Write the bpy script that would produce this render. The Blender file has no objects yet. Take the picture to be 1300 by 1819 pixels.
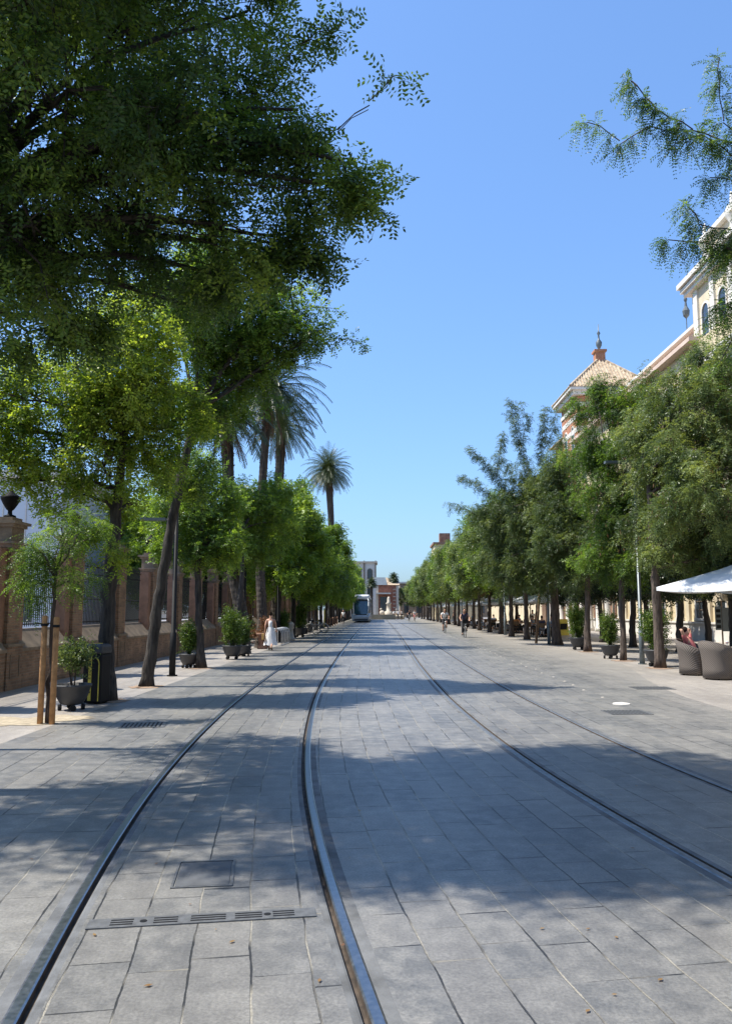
import bpy, math, random
import numpy as np
from mathutils import Vector, Matrix
R = math.radians
C = bpy.context.scene.collection
SC = bpy.context.scene
rng = np.random.default_rng(7); random.seed(7)

# ------------------------------------------------------------------ camera
F, CX, CY, CAMH = 1419.0, 650.0, 909.5, 1.70
PITCH = math.atan((1084 - CY) / F); YAW = math.atan((672 - CX) / (F / math.cos(PITCH)))
fw = np.array([-math.sin(YAW) * math.cos(PITCH), math.cos(YAW) * math.cos(PITCH), math.sin(PITCH)])
rt = np.array([math.cos(YAW), math.sin(YAW), 0.0]); up = np.cross(rt, fw)
cam = bpy.data.cameras.new('camera'); camo = bpy.data.objects.new('camera', cam); C.objects.link(camo)
cam.sensor_fit = 'VERTICAL'; cam.sensor_height = 36; cam.lens = F / 1819 * 36
cam.clip_end = 6000; cam.clip_start = 0.05
camo.matrix_world = Matrix(((rt[0], up[0], -fw[0], 0), (rt[1], up[1], -fw[1], 0), (rt[2], up[2], -fw[2], CAMH), (0, 0, 0, 1)))
SC.camera = camo
def at(x, y, Y):
    d = fw * F + rt * (x - CX) + up * (CY - y)
    return np.array([0, 0, CAMH]) + d * Y / d[1]

# ------------------------------------------------------------------ light
SUN_EL, SUN_AZ = R(60), R(-88)      # sun stands to the left (-X), a touch ahead
sx, sy, sz = math.cos(SUN_EL) * math.sin(SUN_AZ), math.cos(SUN_EL) * math.cos(SUN_AZ) * -1, math.sin(SUN_EL)
w = bpy.data.worlds.new('World'); SC.world = w; w.use_nodes = True
nt = w.node_tree; bg = nt.nodes['Background']
sky = nt.nodes.new('ShaderNodeTexSky'); sky.sky_type = 'NISHITA'; sky.sun_disc = False
sky.sun_elevation = SUN_EL; sky.sun_rotation = math.atan2(sx, sy)
sky.air_density = 1.25; sky.dust_density = 1.3; sky.ozone_density = 4.0; sky.altitude = 0
gm = nt.nodes.new('ShaderNodeGamma'); gm.inputs[1].default_value = .74      # softens the zenith-to-horizon range as a phone does
tn = nt.nodes.new('ShaderNodeMixRGB'); tn.blend_type = 'MULTIPLY'; tn.inputs[0].default_value = 1; tn.inputs[2].default_value = (.88, 1.22, 1.70, 1)
nt.links.new(sky.outputs[0], gm.inputs[0]); nt.links.new(gm.outputs[0], tn.inputs[1]); nt.links.new(tn.outputs[0], bg.inputs[0]); bg.inputs[1].default_value = 0.125
sl = bpy.data.lights.new('sun', 'SUN'); sl.energy = 5.0; sl.angle = R(0.55); sl.color = (1.0, 0.95, 0.85)
so = bpy.data.objects.new('sun', sl); C.objects.link(so)
so.rotation_euler = Vector((sx, sy, sz)).to_track_quat('Z', 'Y').to_euler()
vs = SC.view_settings; vs.view_transform = 'Standard'; vs.look = 'None'; vs.gamma = 1; vs.exposure = 0.76
SC.cycles.max_bounces = 7; SC.cycles.diffuse_bounces = 3; SC.cycles.glossy_bounces = 2; SC.cycles.transmission_bounces = 3
SC.cycles.caustics_reflective = False; SC.cycles.caustics_refractive = False

# ------------------------------------------------------------------ materials
def newmat(name):
    m = bpy.data.materials.new(name); m.use_nodes = True
    return m, m.node_tree, m.node_tree.nodes['Principled BSDF']
def N(t, typ, **k):
    n = t.nodes.new(typ)
    for a, b in k.items(): setattr(n, a, b)
    return n
def MA(t, op, a, b=None, c=None):
    n = t.nodes.new('ShaderNodeMath'); n.operation = op
    for i, v in enumerate((a, b, c)):
        if v is None: continue
        if isinstance(v, (int, float)): n.inputs[i].default_value = v
        else: t.links.new(v, n.inputs[i])
    return n.outputs[0]
def MIX(t, f, a, b, bt='MIX'):
    n = t.nodes.new('ShaderNodeMixRGB'); n.blend_type = bt
    for i, v in enumerate((f, a, b)):
        if isinstance(v, (int, float)): n.inputs[i].default_value = v
        elif isinstance(v, tuple): n.inputs[i].default_value = (*v, 1)
        else: t.links.new(v, n.inputs[i])
    return n.outputs[0]
def noise(t, vec, scale, detail=4, rough=.55):
    n = t.nodes.new('ShaderNodeTexNoise'); n.inputs['Scale'].default_value = scale
    n.inputs['Detail'].default_value = detail; n.inputs['Roughness'].default_value = rough
    if vec is not None: t.links.new(vec, n.inputs['Vector'])
    return n.outputs[0]
def ramp(t, f, stops):
    n = t.nodes.new('ShaderNodeValToRGB'); t.links.new(f, n.inputs[0]); e = n.color_ramp.elements
    while len(e) < len(stops): e.new(0.5)
    for i, (p, c) in enumerate(stops): e[i].position = p; e[i].color = (*c, 1)
    return n.outputs[0]
def bump(t, b, h, strength=.3, dist=.02):
    n = t.nodes.new('ShaderNodeBump'); n.inputs['Strength'].default_value = strength; n.inputs['Distance'].default_value = dist
    t.links.new(h, n.inputs['Height']); t.links.new(n.outputs[0], b.inputs['Normal'])
def plain(name, col, rough=.6, var=.25, scale=6, metal=0, bmp=.15, spec=None):
    m, t, b = newmat(name)
    co = N(t, 'ShaderNodeTexCoord').outputs['Object']
    n1 = noise(t, co, scale, 6)
    c = ramp(t, n1, [(0.3, tuple(x * (1 - var) for x in col)), (0.7, tuple(min(1, x * (1 + var * .6)) for x in col))])
    t.links.new(c, b.inputs['Base Color']); b.inputs['Roughness'].default_value = rough; b.inputs['Metallic'].default_value = metal
    if spec is not None: b.inputs['Specular IOR Level'].default_value = spec
    if bmp: bump(t, b, noise(t, co, scale * 6, 4), bmp, .01)
    return m

def leafmat(name, dark, mid, bright, trans=.4, tcol=None):
    m, t, b = newmat(name)
    a = N(t, 'ShaderNodeAttribute', attribute_name='tint').outputs['Fac']
    oi = N(t, 'ShaderNodeObjectInfo').outputs['Random']
    f = MA(t, 'ADD', a, MA(t, 'MULTIPLY', MA(t, 'SUBTRACT', oi, .5), .22))
    c = ramp(t, f, [(0, dark), (.5, mid), (1, bright)])
    t.links.new(c, b.inputs['Base Color']); b.inputs['Roughness'].default_value = .42; b.inputs['Specular IOR Level'].default_value = .4
    tr = N(t, 'ShaderNodeBsdfTranslucent')
    tc = MIX(t, 1.0, c, tcol or (1.9, 1.55, .5), 'MULTIPLY'); t.links.new(tc, tr.inputs[0])
    mx = N(t, 'ShaderNodeMixShader'); mx.inputs[0].default_value = trans
    t.links.new(b.outputs[0], mx.inputs[1]); t.links.new(tr.outputs[0], mx.inputs[2])
    t.links.new(mx.outputs[0], t.nodes['Material Output'].inputs[0])
    return m
L_DARK = leafmat('robinia_leaf', (.032, .065, .024), (.085, .15, .042), (.24, .33, .07), .52, (1.55, 1.5, .6))
L_YEL = leafmat('yellow_green_leaf', (.08, .15, .02), (.215, .285, .05), (.38, .45, .09), .58, (1.6, 1.55, .6))
L_MID = leafmat('green_leaf', (.045, .09, .02), (.125, .215, .038), (.26, .36, .06), .52, (1.6, 1.5, .6))
L_GREY = leafmat('feathery_leaf', (.038, .068, .024), (.105, .155, .052), (.24, .30, .10), .42, (1.5, 1.35, .6))
L_DEEP = leafmat('citrus_leaf', (.008, .020, .007), (.018, .042, .010), (.07, .10, .025), .2)
L_SHRUB = leafmat('shrub_leaf', (.025, .06, .012), (.07, .135, .02), (.18, .25, .05), .35)
L_PALM = leafmat('palm_leaf', (.018, .036, .014), (.045, .072, .024), (.12, .135, .05), .22, (1.4, 1.3, .6))
L_DRY = leafmat('dry_leaf', (.10, .045, .022), (.20, .10, .045), (.32, .21, .08), .3, (1.3, 1, .6))

def barkmat(name, a, bcol, sc=14):
    m, t, b = newmat(name)
    co = N(t, 'ShaderNodeTexCoord').outputs['Object']
    mp = N(t, 'ShaderNodeMapping'); mp.inputs['Scale'].default_value = (1, 1, .16); t.links.new(co, mp.inputs[0])
    n1 = noise(t, mp.outputs[0], sc, 8, .65)
    t.links.new(ramp(t, n1, [(.35, a), (.65, bcol)]), b.inputs['Base Color']); b.inputs['Roughness'].default_value = .9
    bump(t, b, n1, 1.0, .05); return m
BARK = barkmat('dark_bark', (.012, .010, .009), (.075, .062, .052))
BARK2 = barkmat('brown_bark', (.028, .020, .016), (.135, .10, .078))
PBARK = barkmat('palm_bark', (.02, .016, .013), (.11, .085, .065), 9)
TWIG = plain('twig', (.10, .075, .055), .85, .4, 20)

# ---- paving
def paver_mat(name, rh, ln, base, dark, light, joint_d, joint_s, jw=.007, uv='UVMap', tilt=.35, sandy=.5, blend=False):
    m, t, b = newmat(name)
    u = N(t, 'ShaderNodeUVMap', uv_map=uv).outputs[0]
    obj = N(t, 'ShaderNodeTexCoord').outputs['Object']
    sp = N(t, 'ShaderNodeSeparateXYZ'); t.links.new(u, sp.inputs[0])
    nz = noise(t, u, 2.2, 2)
    wob = MA(t, 'MULTIPLY', MA(t, 'SUBTRACT', nz, .5), .035)
    tt = MA(t, 'ADD', sp.outputs[1], wob)
    vr = MA(t, 'DIVIDE', tt, rh); row = MA(t, 'FLOOR', vr)
    wn = N(t, 'ShaderNodeTexWhiteNoise', noise_dimensions='1D'); t.links.new(row, wn.inputs['W'])
    s0 = MA(t, 'ADD', sp.outputs[0], MA(t, 'MULTIPLY', wn.outputs[0], 7.3))
    lenm = MA(t, 'ADD', ln, MA(t, 'MULTIPLY', wn.outputs[0], ln * .35))
    su = MA(t, 'DIVIDE', s0, lenm)
    # uneven slab lengths
    su = MA(t, 'ADD', su, MA(t, 'MULTIPLY', MA(t, 'SINE', MA(t, 'MULTIPLY', su, 2.1)), .22))
    col = MA(t, 'FLOOR', su)
    fu = MA(t, 'FRACT', su); fv = MA(t, 'FRACT', vr)
    du = MA(t, 'MULTIPLY', MA(t, 'MINIMUM', fu, MA(t, 'SUBTRACT', 1, fu)), lenm)
    dv = MA(t, 'MULTIPLY', MA(t, 'MINIMUM', fv, MA(t, 'SUBTRACT', 1, fv)), rh)
    cmb = N(t, 'ShaderNodeCombineXYZ'); t.links.new(row, cmb.inputs[0]); t.links.new(col, cmb.inputs[1])
    wb = N(t, 'ShaderNodeTexWhiteNoise', noise_dimensions='3D'); t.links.new(cmb.outputs[0], wb.inputs['Vector'])
    rb = wb.outputs[0]
    edge = noise(t, obj, 14, 4, .7)
    ej = MA(t, 'MULTIPLY', MA(t, 'SUBTRACT', edge, .5), jw * 2.4)
    def joint(d, wv):
        mr = N(t, 'ShaderNodeMapRange'); mr.clamp = True; t.links.new(MA(t, 'ADD', d, ej), mr.inputs[0]); t.links.new(wv, mr.inputs[1]); t.links.new(MA(t, 'ADD', wv, jw * .5), mr.inputs[2]); return mr.outputs[0]
    wvr = MA(t, 'MULTIPLY', MA(t, 'ADD', noise(t, obj, 1.3, 3), .05), jw * 1.5)
    wvc = MA(t, 'MULTIPLY', MA(t, 'MAXIMUM', MA(t, 'SUBTRACT', noise(t, obj, 1.9, 2), .40), -.3), jw * 6.0)
    srow = joint(dv, wvr); scol = joint(du, wvc); stone = MA(t, 'MINIMUM', srow, scol)
    big = noise(t, obj, .55, 5, .6); fine = noise(t, obj, 55, 5, .75); med = noise(t, obj, 6, 6, .65)
    c = MIX(t, rb, base, dark)
    c = MIX(t, ramp(t, med, [(.42, (0, 0, 0)), (.72, (1, 1, 1))]), c, light)
    c = MIX(t, .55, c, MIX(t, 1.0, c, ramp(t, fine, [(.33, (.42, .42, .43)), (.67, (1.6, 1.6, 1.58))]), 'MULTIPLY'))
    c = MIX(t, 1.0, c, ramp(t, big, [(.3, (.82, .82, .83)), (.7, (1.13, 1.12, 1.1))]), 'MULTIPLY')
    mpp = N(t, 'ShaderNodeMapping'); mpp.inputs['Scale'].default_value = (.22, 2.2, 1); t.links.new(u, mpp.inputs[0])
    c = MIX(t, 1.0, c, ramp(t, noise(t, mpp.outputs[0], 1.0, 6, .62), [(.32, (.80, .80, .81)), (.5, (1, 1, 1)), (.70, (1.16, 1.15, 1.13))]), 'MULTIPLY')
    c = MIX(t, ramp(t, noise(t, obj, .9, 2), [(.66, (0, 0, 0)), (.70, (.35, .35, .35))]), c, dark)
    # pale mineral specks
    sp2 = noise(t, obj, 26, 3, .8)
    c = MIX(t, ramp(t, sp2, [(.70, (0, 0, 0)), (.78, (.45, .45, .45))]), c, tuple(min(1, x * 2.0) for x in light))
    js = noise(t, obj, 1.1, 3)
    jc = MIX(t, ramp(t, js, [(sandy - .06, (0, 0, 0)), (sandy + .06, (1, 1, 1))]), joint_d, joint_s)
    jc = MIX(t, ramp(t, noise(t, obj, 70, 2), [(.4, (0, 0, 0)), (.6, (.35, .35, .35))]), jc, joint_d)
    jd2 = MIX(t, ramp(t, noise(t, obj, 1.4, 2), [(.5, (0, 0, 0)), (.6, (.6, .6, .6))]), joint_d, joint_s)
    c = MIX(t, scol, jd2, c); c = MIX(t, srow, jc, c)
    if blend:
        so_ = N(t, 'ShaderNodeSeparateXYZ'); t.links.new(obj, so_.inputs[0])
        xx = MA(t, 'ADD', so_.outputs[0], MA(t, 'MULTIPLY', MA(t, 'SUBTRACT', noise(t, obj, .35, 5, .7), .5), 4.0))
        mr2 = N(t, 'ShaderNodeMapRange'); mr2.clamp = True; t.links.new(xx, mr2.inputs[0]); mr2.inputs[1].default_value = 5.2; mr2.inputs[2].default_value = 8.0; mr2.inputs[4].default_value = .8
        c = MIX(t, mr2.outputs[0], c, (.30, .272, .24))
    t.links.new(c, b.inputs['Base Color']); b.inputs['Roughness'].default_value = .5
    b.inputs['Specular IOR Level'].default_value = .75
    h = MA(t, 'ADD', MA(t, 'MULTIPLY', stone, 1.0), MA(t, 'MULTIPLY', med, .25))
    h = MA(t, 'ADD', h, MA(t, 'MULTIPLY', fine, .10))
    h = MA(t, 'ADD', h, MA(t, 'MULTIPLY', MA(t, 'MULTIPLY', MA(t, 'SUBTRACT', rb, .5), MA(t, 'ADD', fu, fv)), tilt))
    bump(t, b, h, .55, .012)
    return m
M_ROAD = paver_mat('grey_stone_slabs', .33, .52, (.156, .148, .136), (.106, .105, .102), (.206, .197, .181), (.018, .017, .016), (.31, .28, .225), .0052, sandy=.50, blend=True)
M_WALK = paver_mat('beige_paving', .40, .60, (.285, .256, .226), (.245, .22, .195), (.33, .302, .27), (.15, .13, .11), (.32, .28, .22), .005, tilt=.15)
def steel():
    m, t, b = newmat('rail_steel'); co = N(t, 'ShaderNodeTexCoord').outputs['Object']
    n = noise(t, co, 30, 4); b.inputs['Metallic'].default_value = 1
    t.links.new(ramp(t, n, [(.35, (.29, .29, .30)), (.65, (.38, .38, .39))]), b.inputs['Base Color'])
    t.links.new(ramp(t, n, [(.3, (.30, .30, .30)), (.7, (.38, .38, .38))]), b.inputs['Roughness'])
    wv = N(t, 'ShaderNodeTexWave'); wv.bands_direction = 'Y'; wv.inputs['Scale'].default_value = 9; wv.inputs['Distortion'].default_value = 1
    t.links.new(co, wv.inputs[0]); bump(t, b, wv.outputs[1], .05, .003); return m
M_STEEL = steel()
M_DULL = plain('dull_rail', (.20, .205, .21), .45, .35, 15, metal=.6)
M_GROOVE = plain('rail_groove', (.075, .055, .04), .85, .6, 12)
M_GROUT = plain('grout', (.125, .127, .13), .9, .4, 5, bmp=.5)
M_GALV = plain('galvanised_steel', (.42, .43, .44), .5, .15, 8, metal=.4)
M_SAND = plain('sand', (.36, .30, .215), .95, .35, 9, bmp=.6)
M_EARTH = plain('earth', (.28, .19, .13), .95, .4, 9, bmp=.6)
M_IRON = plain('cast_iron', (.13, .132, .135), .55, .3, 20, .3)
M_BLACK = plain('black_paint', (.012, .012, .013), .6, .2, 5, spec=.2)
M_DGREY = plain('dark_grey_plastic', (.042, .043, .047), .55, .25, 4)
M_POLE = plain('grey_green_paint', (.12, .14, .15), .42, .2, 3, .2)
M_WHITE = plain('white_paint', (.80, .80, .78), .6, .08, 5)
M_CREAM = plain('cream_plaster', (.62, .51, .33), .85, .2, .8)
M_CREAM2 = plain('pale_cream_plaster', (.62, .53, .38), .85, .22, .8)
M_PINK = plain('pink_plaster', (.58, .44, .36), .85, .15, 1.5)
M_TRIM = plain('white_stucco', (.62, .585, .53), .8, .1, 2)
M_GLASSD = plain('window_glass', (.035, .045, .055), .12, .3, 1, spec=.8, bmp=0)
M_YEL = plain('yellow_paint', (.62, .50, .07), .55, .15, 6)
M_WOOD = plain('stake_wood', (.42, .22, .09), .8, .35, 10)
M_WOODD = plain('weathered_wood', (.17, .11, .065), .85, .4, 12)
M_SOIL = plain('soil', (.05, .035, .025), .95, .4, 10)
M_STONE = plain('pale_stone', (.52, .46, .38), .8, .2, 5)
M_TERRA = plain('terracotta', (.26, .145, .098), .85, .4, 2.5)
M_CORN = plain('sandstone_moulding', (.225, .17, .12), .85, .4, 3)
M_CANVAS = plain('white_canvas', (.70, .71, .72), .8, .06, 3)
M_WICK = None
def brickmat(name, c1, c2, mortar, sc=1.0, vertical_axis=True):
    m, t, b = newmat(name); co = N(t, 'ShaderNodeTexCoord').outputs['Object']
    s = N(t, 'ShaderNodeSeparateXYZ'); t.links.new(co, s.inputs[0])
    cb = N(t, 'ShaderNodeCombineXYZ'); t.links.new(MA(t, 'ADD', s.outputs[0], s.outputs[1]), cb.inputs[0]); t.links.new(s.outputs[2], cb.inputs[1])
    br = N(t, 'ShaderNodeTexBrick'); t.links.new(cb.outputs[0], br.inputs[0])
    br.inputs['Scale'].default_value = 1; br.inputs['Brick Width'].default_value = .27 * sc; br.inputs['Row Height'].default_value = .062 * sc
    br.inputs['Mortar Size'].default_value = .008 * sc; br.inputs['Color1'].default_value = (*c1, 1); br.inputs['Color2'].default_value = (*c2, 1)
    br.inputs['Mortar'].default_value = (*mortar, 1); br.inputs['Bias'].default_value = 0
    n1 = noise(t, co, 2.3, 6, .65)
    c = MIX(t, 1.0, br.outputs[0], ramp(t, n1, [(.3, (.65, .62, .6)), (.7, (1.25, 1.2, 1.15))]), 'MULTIPLY')
    t.links.new(c, b.inputs['Base Color']); b.inputs['Roughness'].default_value = .9
    bump(t, b, MA(t, 'ADD', MA(t, 'SUBTRACT', 1, br.outputs[1]), MA(t, 'MULTIPLY', noise(t, co, 30, 4), .6)), .7, .012); return m
M_BRICK = brickmat('old_brick', (.29, .18, .115), (.175, .11, .075), (.24, .19, .14))
M_BRICK2 = brickmat('red_brick', (.42, .16, .085), (.33, .125, .07), (.5, .33, .22), 1.6)
M_BRICK3 = brickmat('dark_red_brick', (.30, .10, .06), (.22, .075, .05), (.3, .2, .15), 2.5)
def tilemat():
    m, t, b = newmat('roof_tile'); co = N(t, 'ShaderNodeTexCoord').outputs['Object']
    s = N(t, 'ShaderNodeTexNoise'); s.inputs['Scale'].default_value = 3; t.links.new(co, s.inputs[0])
    t.links.new(ramp(t, s.outputs[0], [(.35, (.30, .21, .135)), (.65, (.50, .41, .29))]), b.inputs['Base Color'])
    b.inputs['Roughness'].default_value = .9; return m
M_TILE = tilemat()
M_LGREY = plain('light_grey_panel', (.50, .55, .62), .5, .08, .7)
def wickmat():
    m, t, b = newmat('wicker'); co = N(t, 'ShaderNodeTexCoord').outputs['Object']
    s = N(t, 'ShaderNodeSeparateXYZ'); t.links.new(co, s.inputs[0])
    a = MA(t, 'SINE', MA(t, 'MULTIPLY', MA(t, 'ADD', s.outputs[0], s.outputs[1]), 120)); c = MA(t, 'SINE', MA(t, 'MULTIPLY', s.outputs[2], 130))
    h = MA(t, 'MULTIPLY', a, c)
    t.links.new(ramp(t, MA(t, 'ADD', MA(t, 'MULTIPLY', h, .5), .5), [(.1, (.06, .048, .04)), (.8, (.17, .14, .118))]), b.inputs['Base Color'])
    b.inputs['Roughness'].default_value = .6; bump(t, b, h, .8, .01); return m
M_WICK = wickmat()

# ------------------------------------------------------------------ mesh helpers
class MB:
    def __init__(s): s.v = []; s.f = []
    def add(s, vs, fs):
        o = len(s.v); s.v += [tuple(map(float, v)) for v in vs]; s.f += [tuple(o + i for i in f) for f in fs]; return s
    def box(s, x0, x1, y0, y1, z0, z1, taper=0):
        k = taper
        v = [(x0, y0, z0), (x1, y0, z0), (x1, y1, z0), (x0, y1, z0), (x0 + k, y0 + k, z1), (x1 - k, y0 + k, z1), (x1 - k, y1 - k, z1), (x0 + k, y1 - k, z1)]
        return s.add(v, [(3, 2, 1, 0), (4, 5, 6, 7), (0, 1, 5, 4), (1, 2, 6, 5), (2, 3, 7, 6), (3, 0, 4, 7)])
    def tube(s, pts, rad, n=8, cap=True):
        pts = [Vector(p) for p in pts]
        if not hasattr(rad, '__len__'): rad = [rad] * len(pts)
        o = len(s.v); ref = None
        for i, p in enumerate(pts):
            d = (pts[min(i + 1, len(pts) - 1)] - pts[max(i - 1, 0)]).normalized()
            if ref is None: ref = Vector((1, 0, 0)) if abs(d.x) < .9 else Vector((0, 1, 0))
            a = (ref - d * ref.dot(d)).normalized(); ref = a; b2 = d.cross(a)
            for k in range(n):
                an = 2 * math.pi * k / n; q = p + (a * math.cos(an) + b2 * math.sin(an)) * rad[i]; s.v.append(tuple(q))
        for i in range(len(pts) - 1):
            for k in range(n):
                k2 = (k + 1) % n; s.f.append((o + i * n + k, o + i * n + k2, o + (i + 1) * n + k2, o + (i + 1) * n + k))
        if cap:
            s.f.append(tuple(o + k for k in reversed(range(n)))); e = o + (len(pts) - 1) * n; s.f.append(tuple(e + k for k in range(n)))
        return s
    def lathe(s, prof, c=(0, 0, 0), n=16, sx=1, sy=1):
        o = len(s.v)
        for r, z in prof:
            for k in range(n):
                a = 2 * math.pi * k / n; s.v.append((c[0] + r * math.cos(a) * sx, c[1] + r * math.sin(a) * sy, c[2] + z))
        for i in range(len(prof) - 1):
            for k in range(n):
                k2 = (k + 1) % n; s.f.append((o + i * n + k, o + i * n + k2, o + (i + 1) * n + k2, o + (i + 1) * n + k))
        s.f.append(tuple(o + k for k in reversed(range(n)))); e = o + (len(prof) - 1) * n; s.f.append(tuple(e + k for k in range(n)))
        return s
    def ball(s, c, r, n=8, sc=(1, 1, 1)):
        pr = [(max(1e-3, r * math.sin(math.pi * i / n)), -r * math.cos(math.pi * i / n) * sc[2]) for i in range(n + 1)]
        return s.lathe(pr, c, n * 2, sc[0], sc[1])
    def torus(s, c, Rr, r, axis='x', n=24, m=6, a0=0, a1=2 * math.pi):
        p = []
        full = abs(a1 - a0 - 2 * math.pi) < 1e-3
        for i in range(n + 1):
            a = a0 + (a1 - a0) * i / n
            if axis == 'x': p.append((c[0], c[1] + Rr * math.cos(a), c[2] + Rr * math.sin(a)))
            elif axis == 'y': p.append((c[0] + Rr * math.cos(a), c[1], c[2] + Rr * math.sin(a)))
            else: p.append((c[0] + Rr * math.cos(a), c[1] + Rr * math.sin(a), c[2]))
        return s.tube(p, r, m, not full)
    def build(s, name, mat, parent=None, smooth=False, loc=None, bevel=0):
        me = bpy.data.meshes.new(name); me.from_pydata(s.v, [], s.f); me.materials.append(mat)
        if smooth: me.polygons.foreach_set('use_smooth', [True] * len(me.polygons))
        o = bpy.data.objects.new(name, me); C.objects.link(o)
        if parent is not None: o.parent = parent
        if loc is not None: o.location = loc
        if bevel:
            bm = o.modifiers.new('b', 'BEVEL'); bm.width = bevel; bm.segments = 2; bm.limit_method = 'ANGLE'
        return o
def tag(o, label=None, cat=None, group=None, kind=None):
    if label: o['label'] = label
    if cat: o['category'] = cat
    if group: o['group'] = group
    if kind: o['kind'] = kind
    return o
def empty(name, loc=(0, 0, 0), rz=0, label=None, cat=None, group=None):
    o = bpy.data.objects.new(name, None); C.objects.link(o); o.location = tuple(map(float, loc)); o.rotation_euler = (0, 0, rz)
    o.empty_display_size = .2
    return tag(o, label, cat, group)
def kids(o): return [c for c in C.objects if c.parent == o]
_tree_cache = {}
def copy_tree(o, parent=None):
    c = o.copy(); C.objects.link(c); c.parent = parent
    for ch in list(o.children): copy_tree(ch, c)
    return c
def dup(o, loc, rz=0, sc=1, label=None, group=None):
    c = copy_tree(o); c.location = tuple(map(float, loc)); c.rotation_euler = (0, 0, rz)
    c.scale = (sc,) * 3 if not hasattr(sc, '__len__') else sc
    if label: c['label'] = label
    if group: c['group'] = group
    return c
def quads(name, V, mat, parent, tint=None, smooth=False):
    """V: (n,4,3) float array -> one mesh"""
    n = len(V); me = bpy.data.meshes.new(name)
    me.vertices.add(n * 4); me.vertices.foreach_set('co', np.ascontiguousarray(V, dtype=np.float32).ravel())
    me.loops.add(n * 4); me.loops.foreach_set('vertex_index', np.arange(n * 4, dtype=np.int32))
    me.polygons.add(n); me.polygons.foreach_set('loop_start', np.arange(0, n * 4, 4, dtype=np.int32)); me.polygons.foreach_set('loop_total', np.full(n, 4, np.int32))
    if tint is not None:
        a = me.attributes.new('tint', 'FLOAT', 'FACE'); a.data.foreach_set('value', tint.astype(np.float32))
    me.materials.append(mat); me.update(calc_edges=True)
    o = bpy.data.objects.new(name, me); C.objects.link(o); o.parent = parent; return o
def nrm(a): return a / np.maximum(np.linalg.norm(a, axis=-1, keepdims=True), 1e-9)
def prisms(P0, P1, r0, r1, n=4):
    """segment prisms -> quads (m*n,4,3)"""
    d = nrm(P1 - P0); ref = np.where(np.abs(d[:, 2:3]) < .9, np.array([[0, 0, 1.]]), np.array([[1., 0, 0]]))
    a = nrm(np.cross(d, ref)); b = np.cross(d, a); out = []
    for k in range(n):
        a0, a1 = 2 * math.pi * k / n, 2 * math.pi * (k + 1) / n
        e0 = a * math.cos(a0) + b * math.sin(a0); e1 = a * math.cos(a1) + b * math.sin(a1)
        out.append(np.stack([P0 + e0 * r0[:, None], P0 + e1 * r0[:, None], P1 + e1 * r1[:, None], P1 + e0 * r1[:, None]], 1))
    return np.concatenate(out)

STY = {
 'near':   dict(L=(.35, .75), m=8, leaf=.23, k=5, l=.066, w=.029, droop=.35, curl=.25, tw=10),
 'mid':    dict(L=(.35, .8), m=6, leaf=.22, k=4, l=.082, w=.040, droop=.3, curl=.25, tw=9),
 'far':    dict(L=(.4, .9), m=6, leaf=.28, k=3, l=.15, w=.07, droop=.3, curl=.25, tw=8),
 'fnear':  dict(L=(.3, .6), m=8, leaf=.25, k=10, l=.040, w=.014, droop=.45, curl=.8, tw=6),
 'feath':  dict(L=(.35, .8), m=7, leaf=.24, k=5, l=.095, w=.026, droop=.45, curl=.7, tw=9),
 'ffar':   dict(L=(.4, .9), m=6, leaf=.30, k=3, l=.15, w=.05, droop=.45, curl=.7, tw=8),
 'citrus': dict(L=(.2, .45), m=8, leaf=.10, k=1, l=.10, w=.055, droop=.2, curl=.2, tw=11),
 'shrub':  dict(L=(.12, .3), m=8, leaf=.03, k=1, l=.055, w=.024, droop=-.5, curl=.0, tw=9),
}
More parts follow.
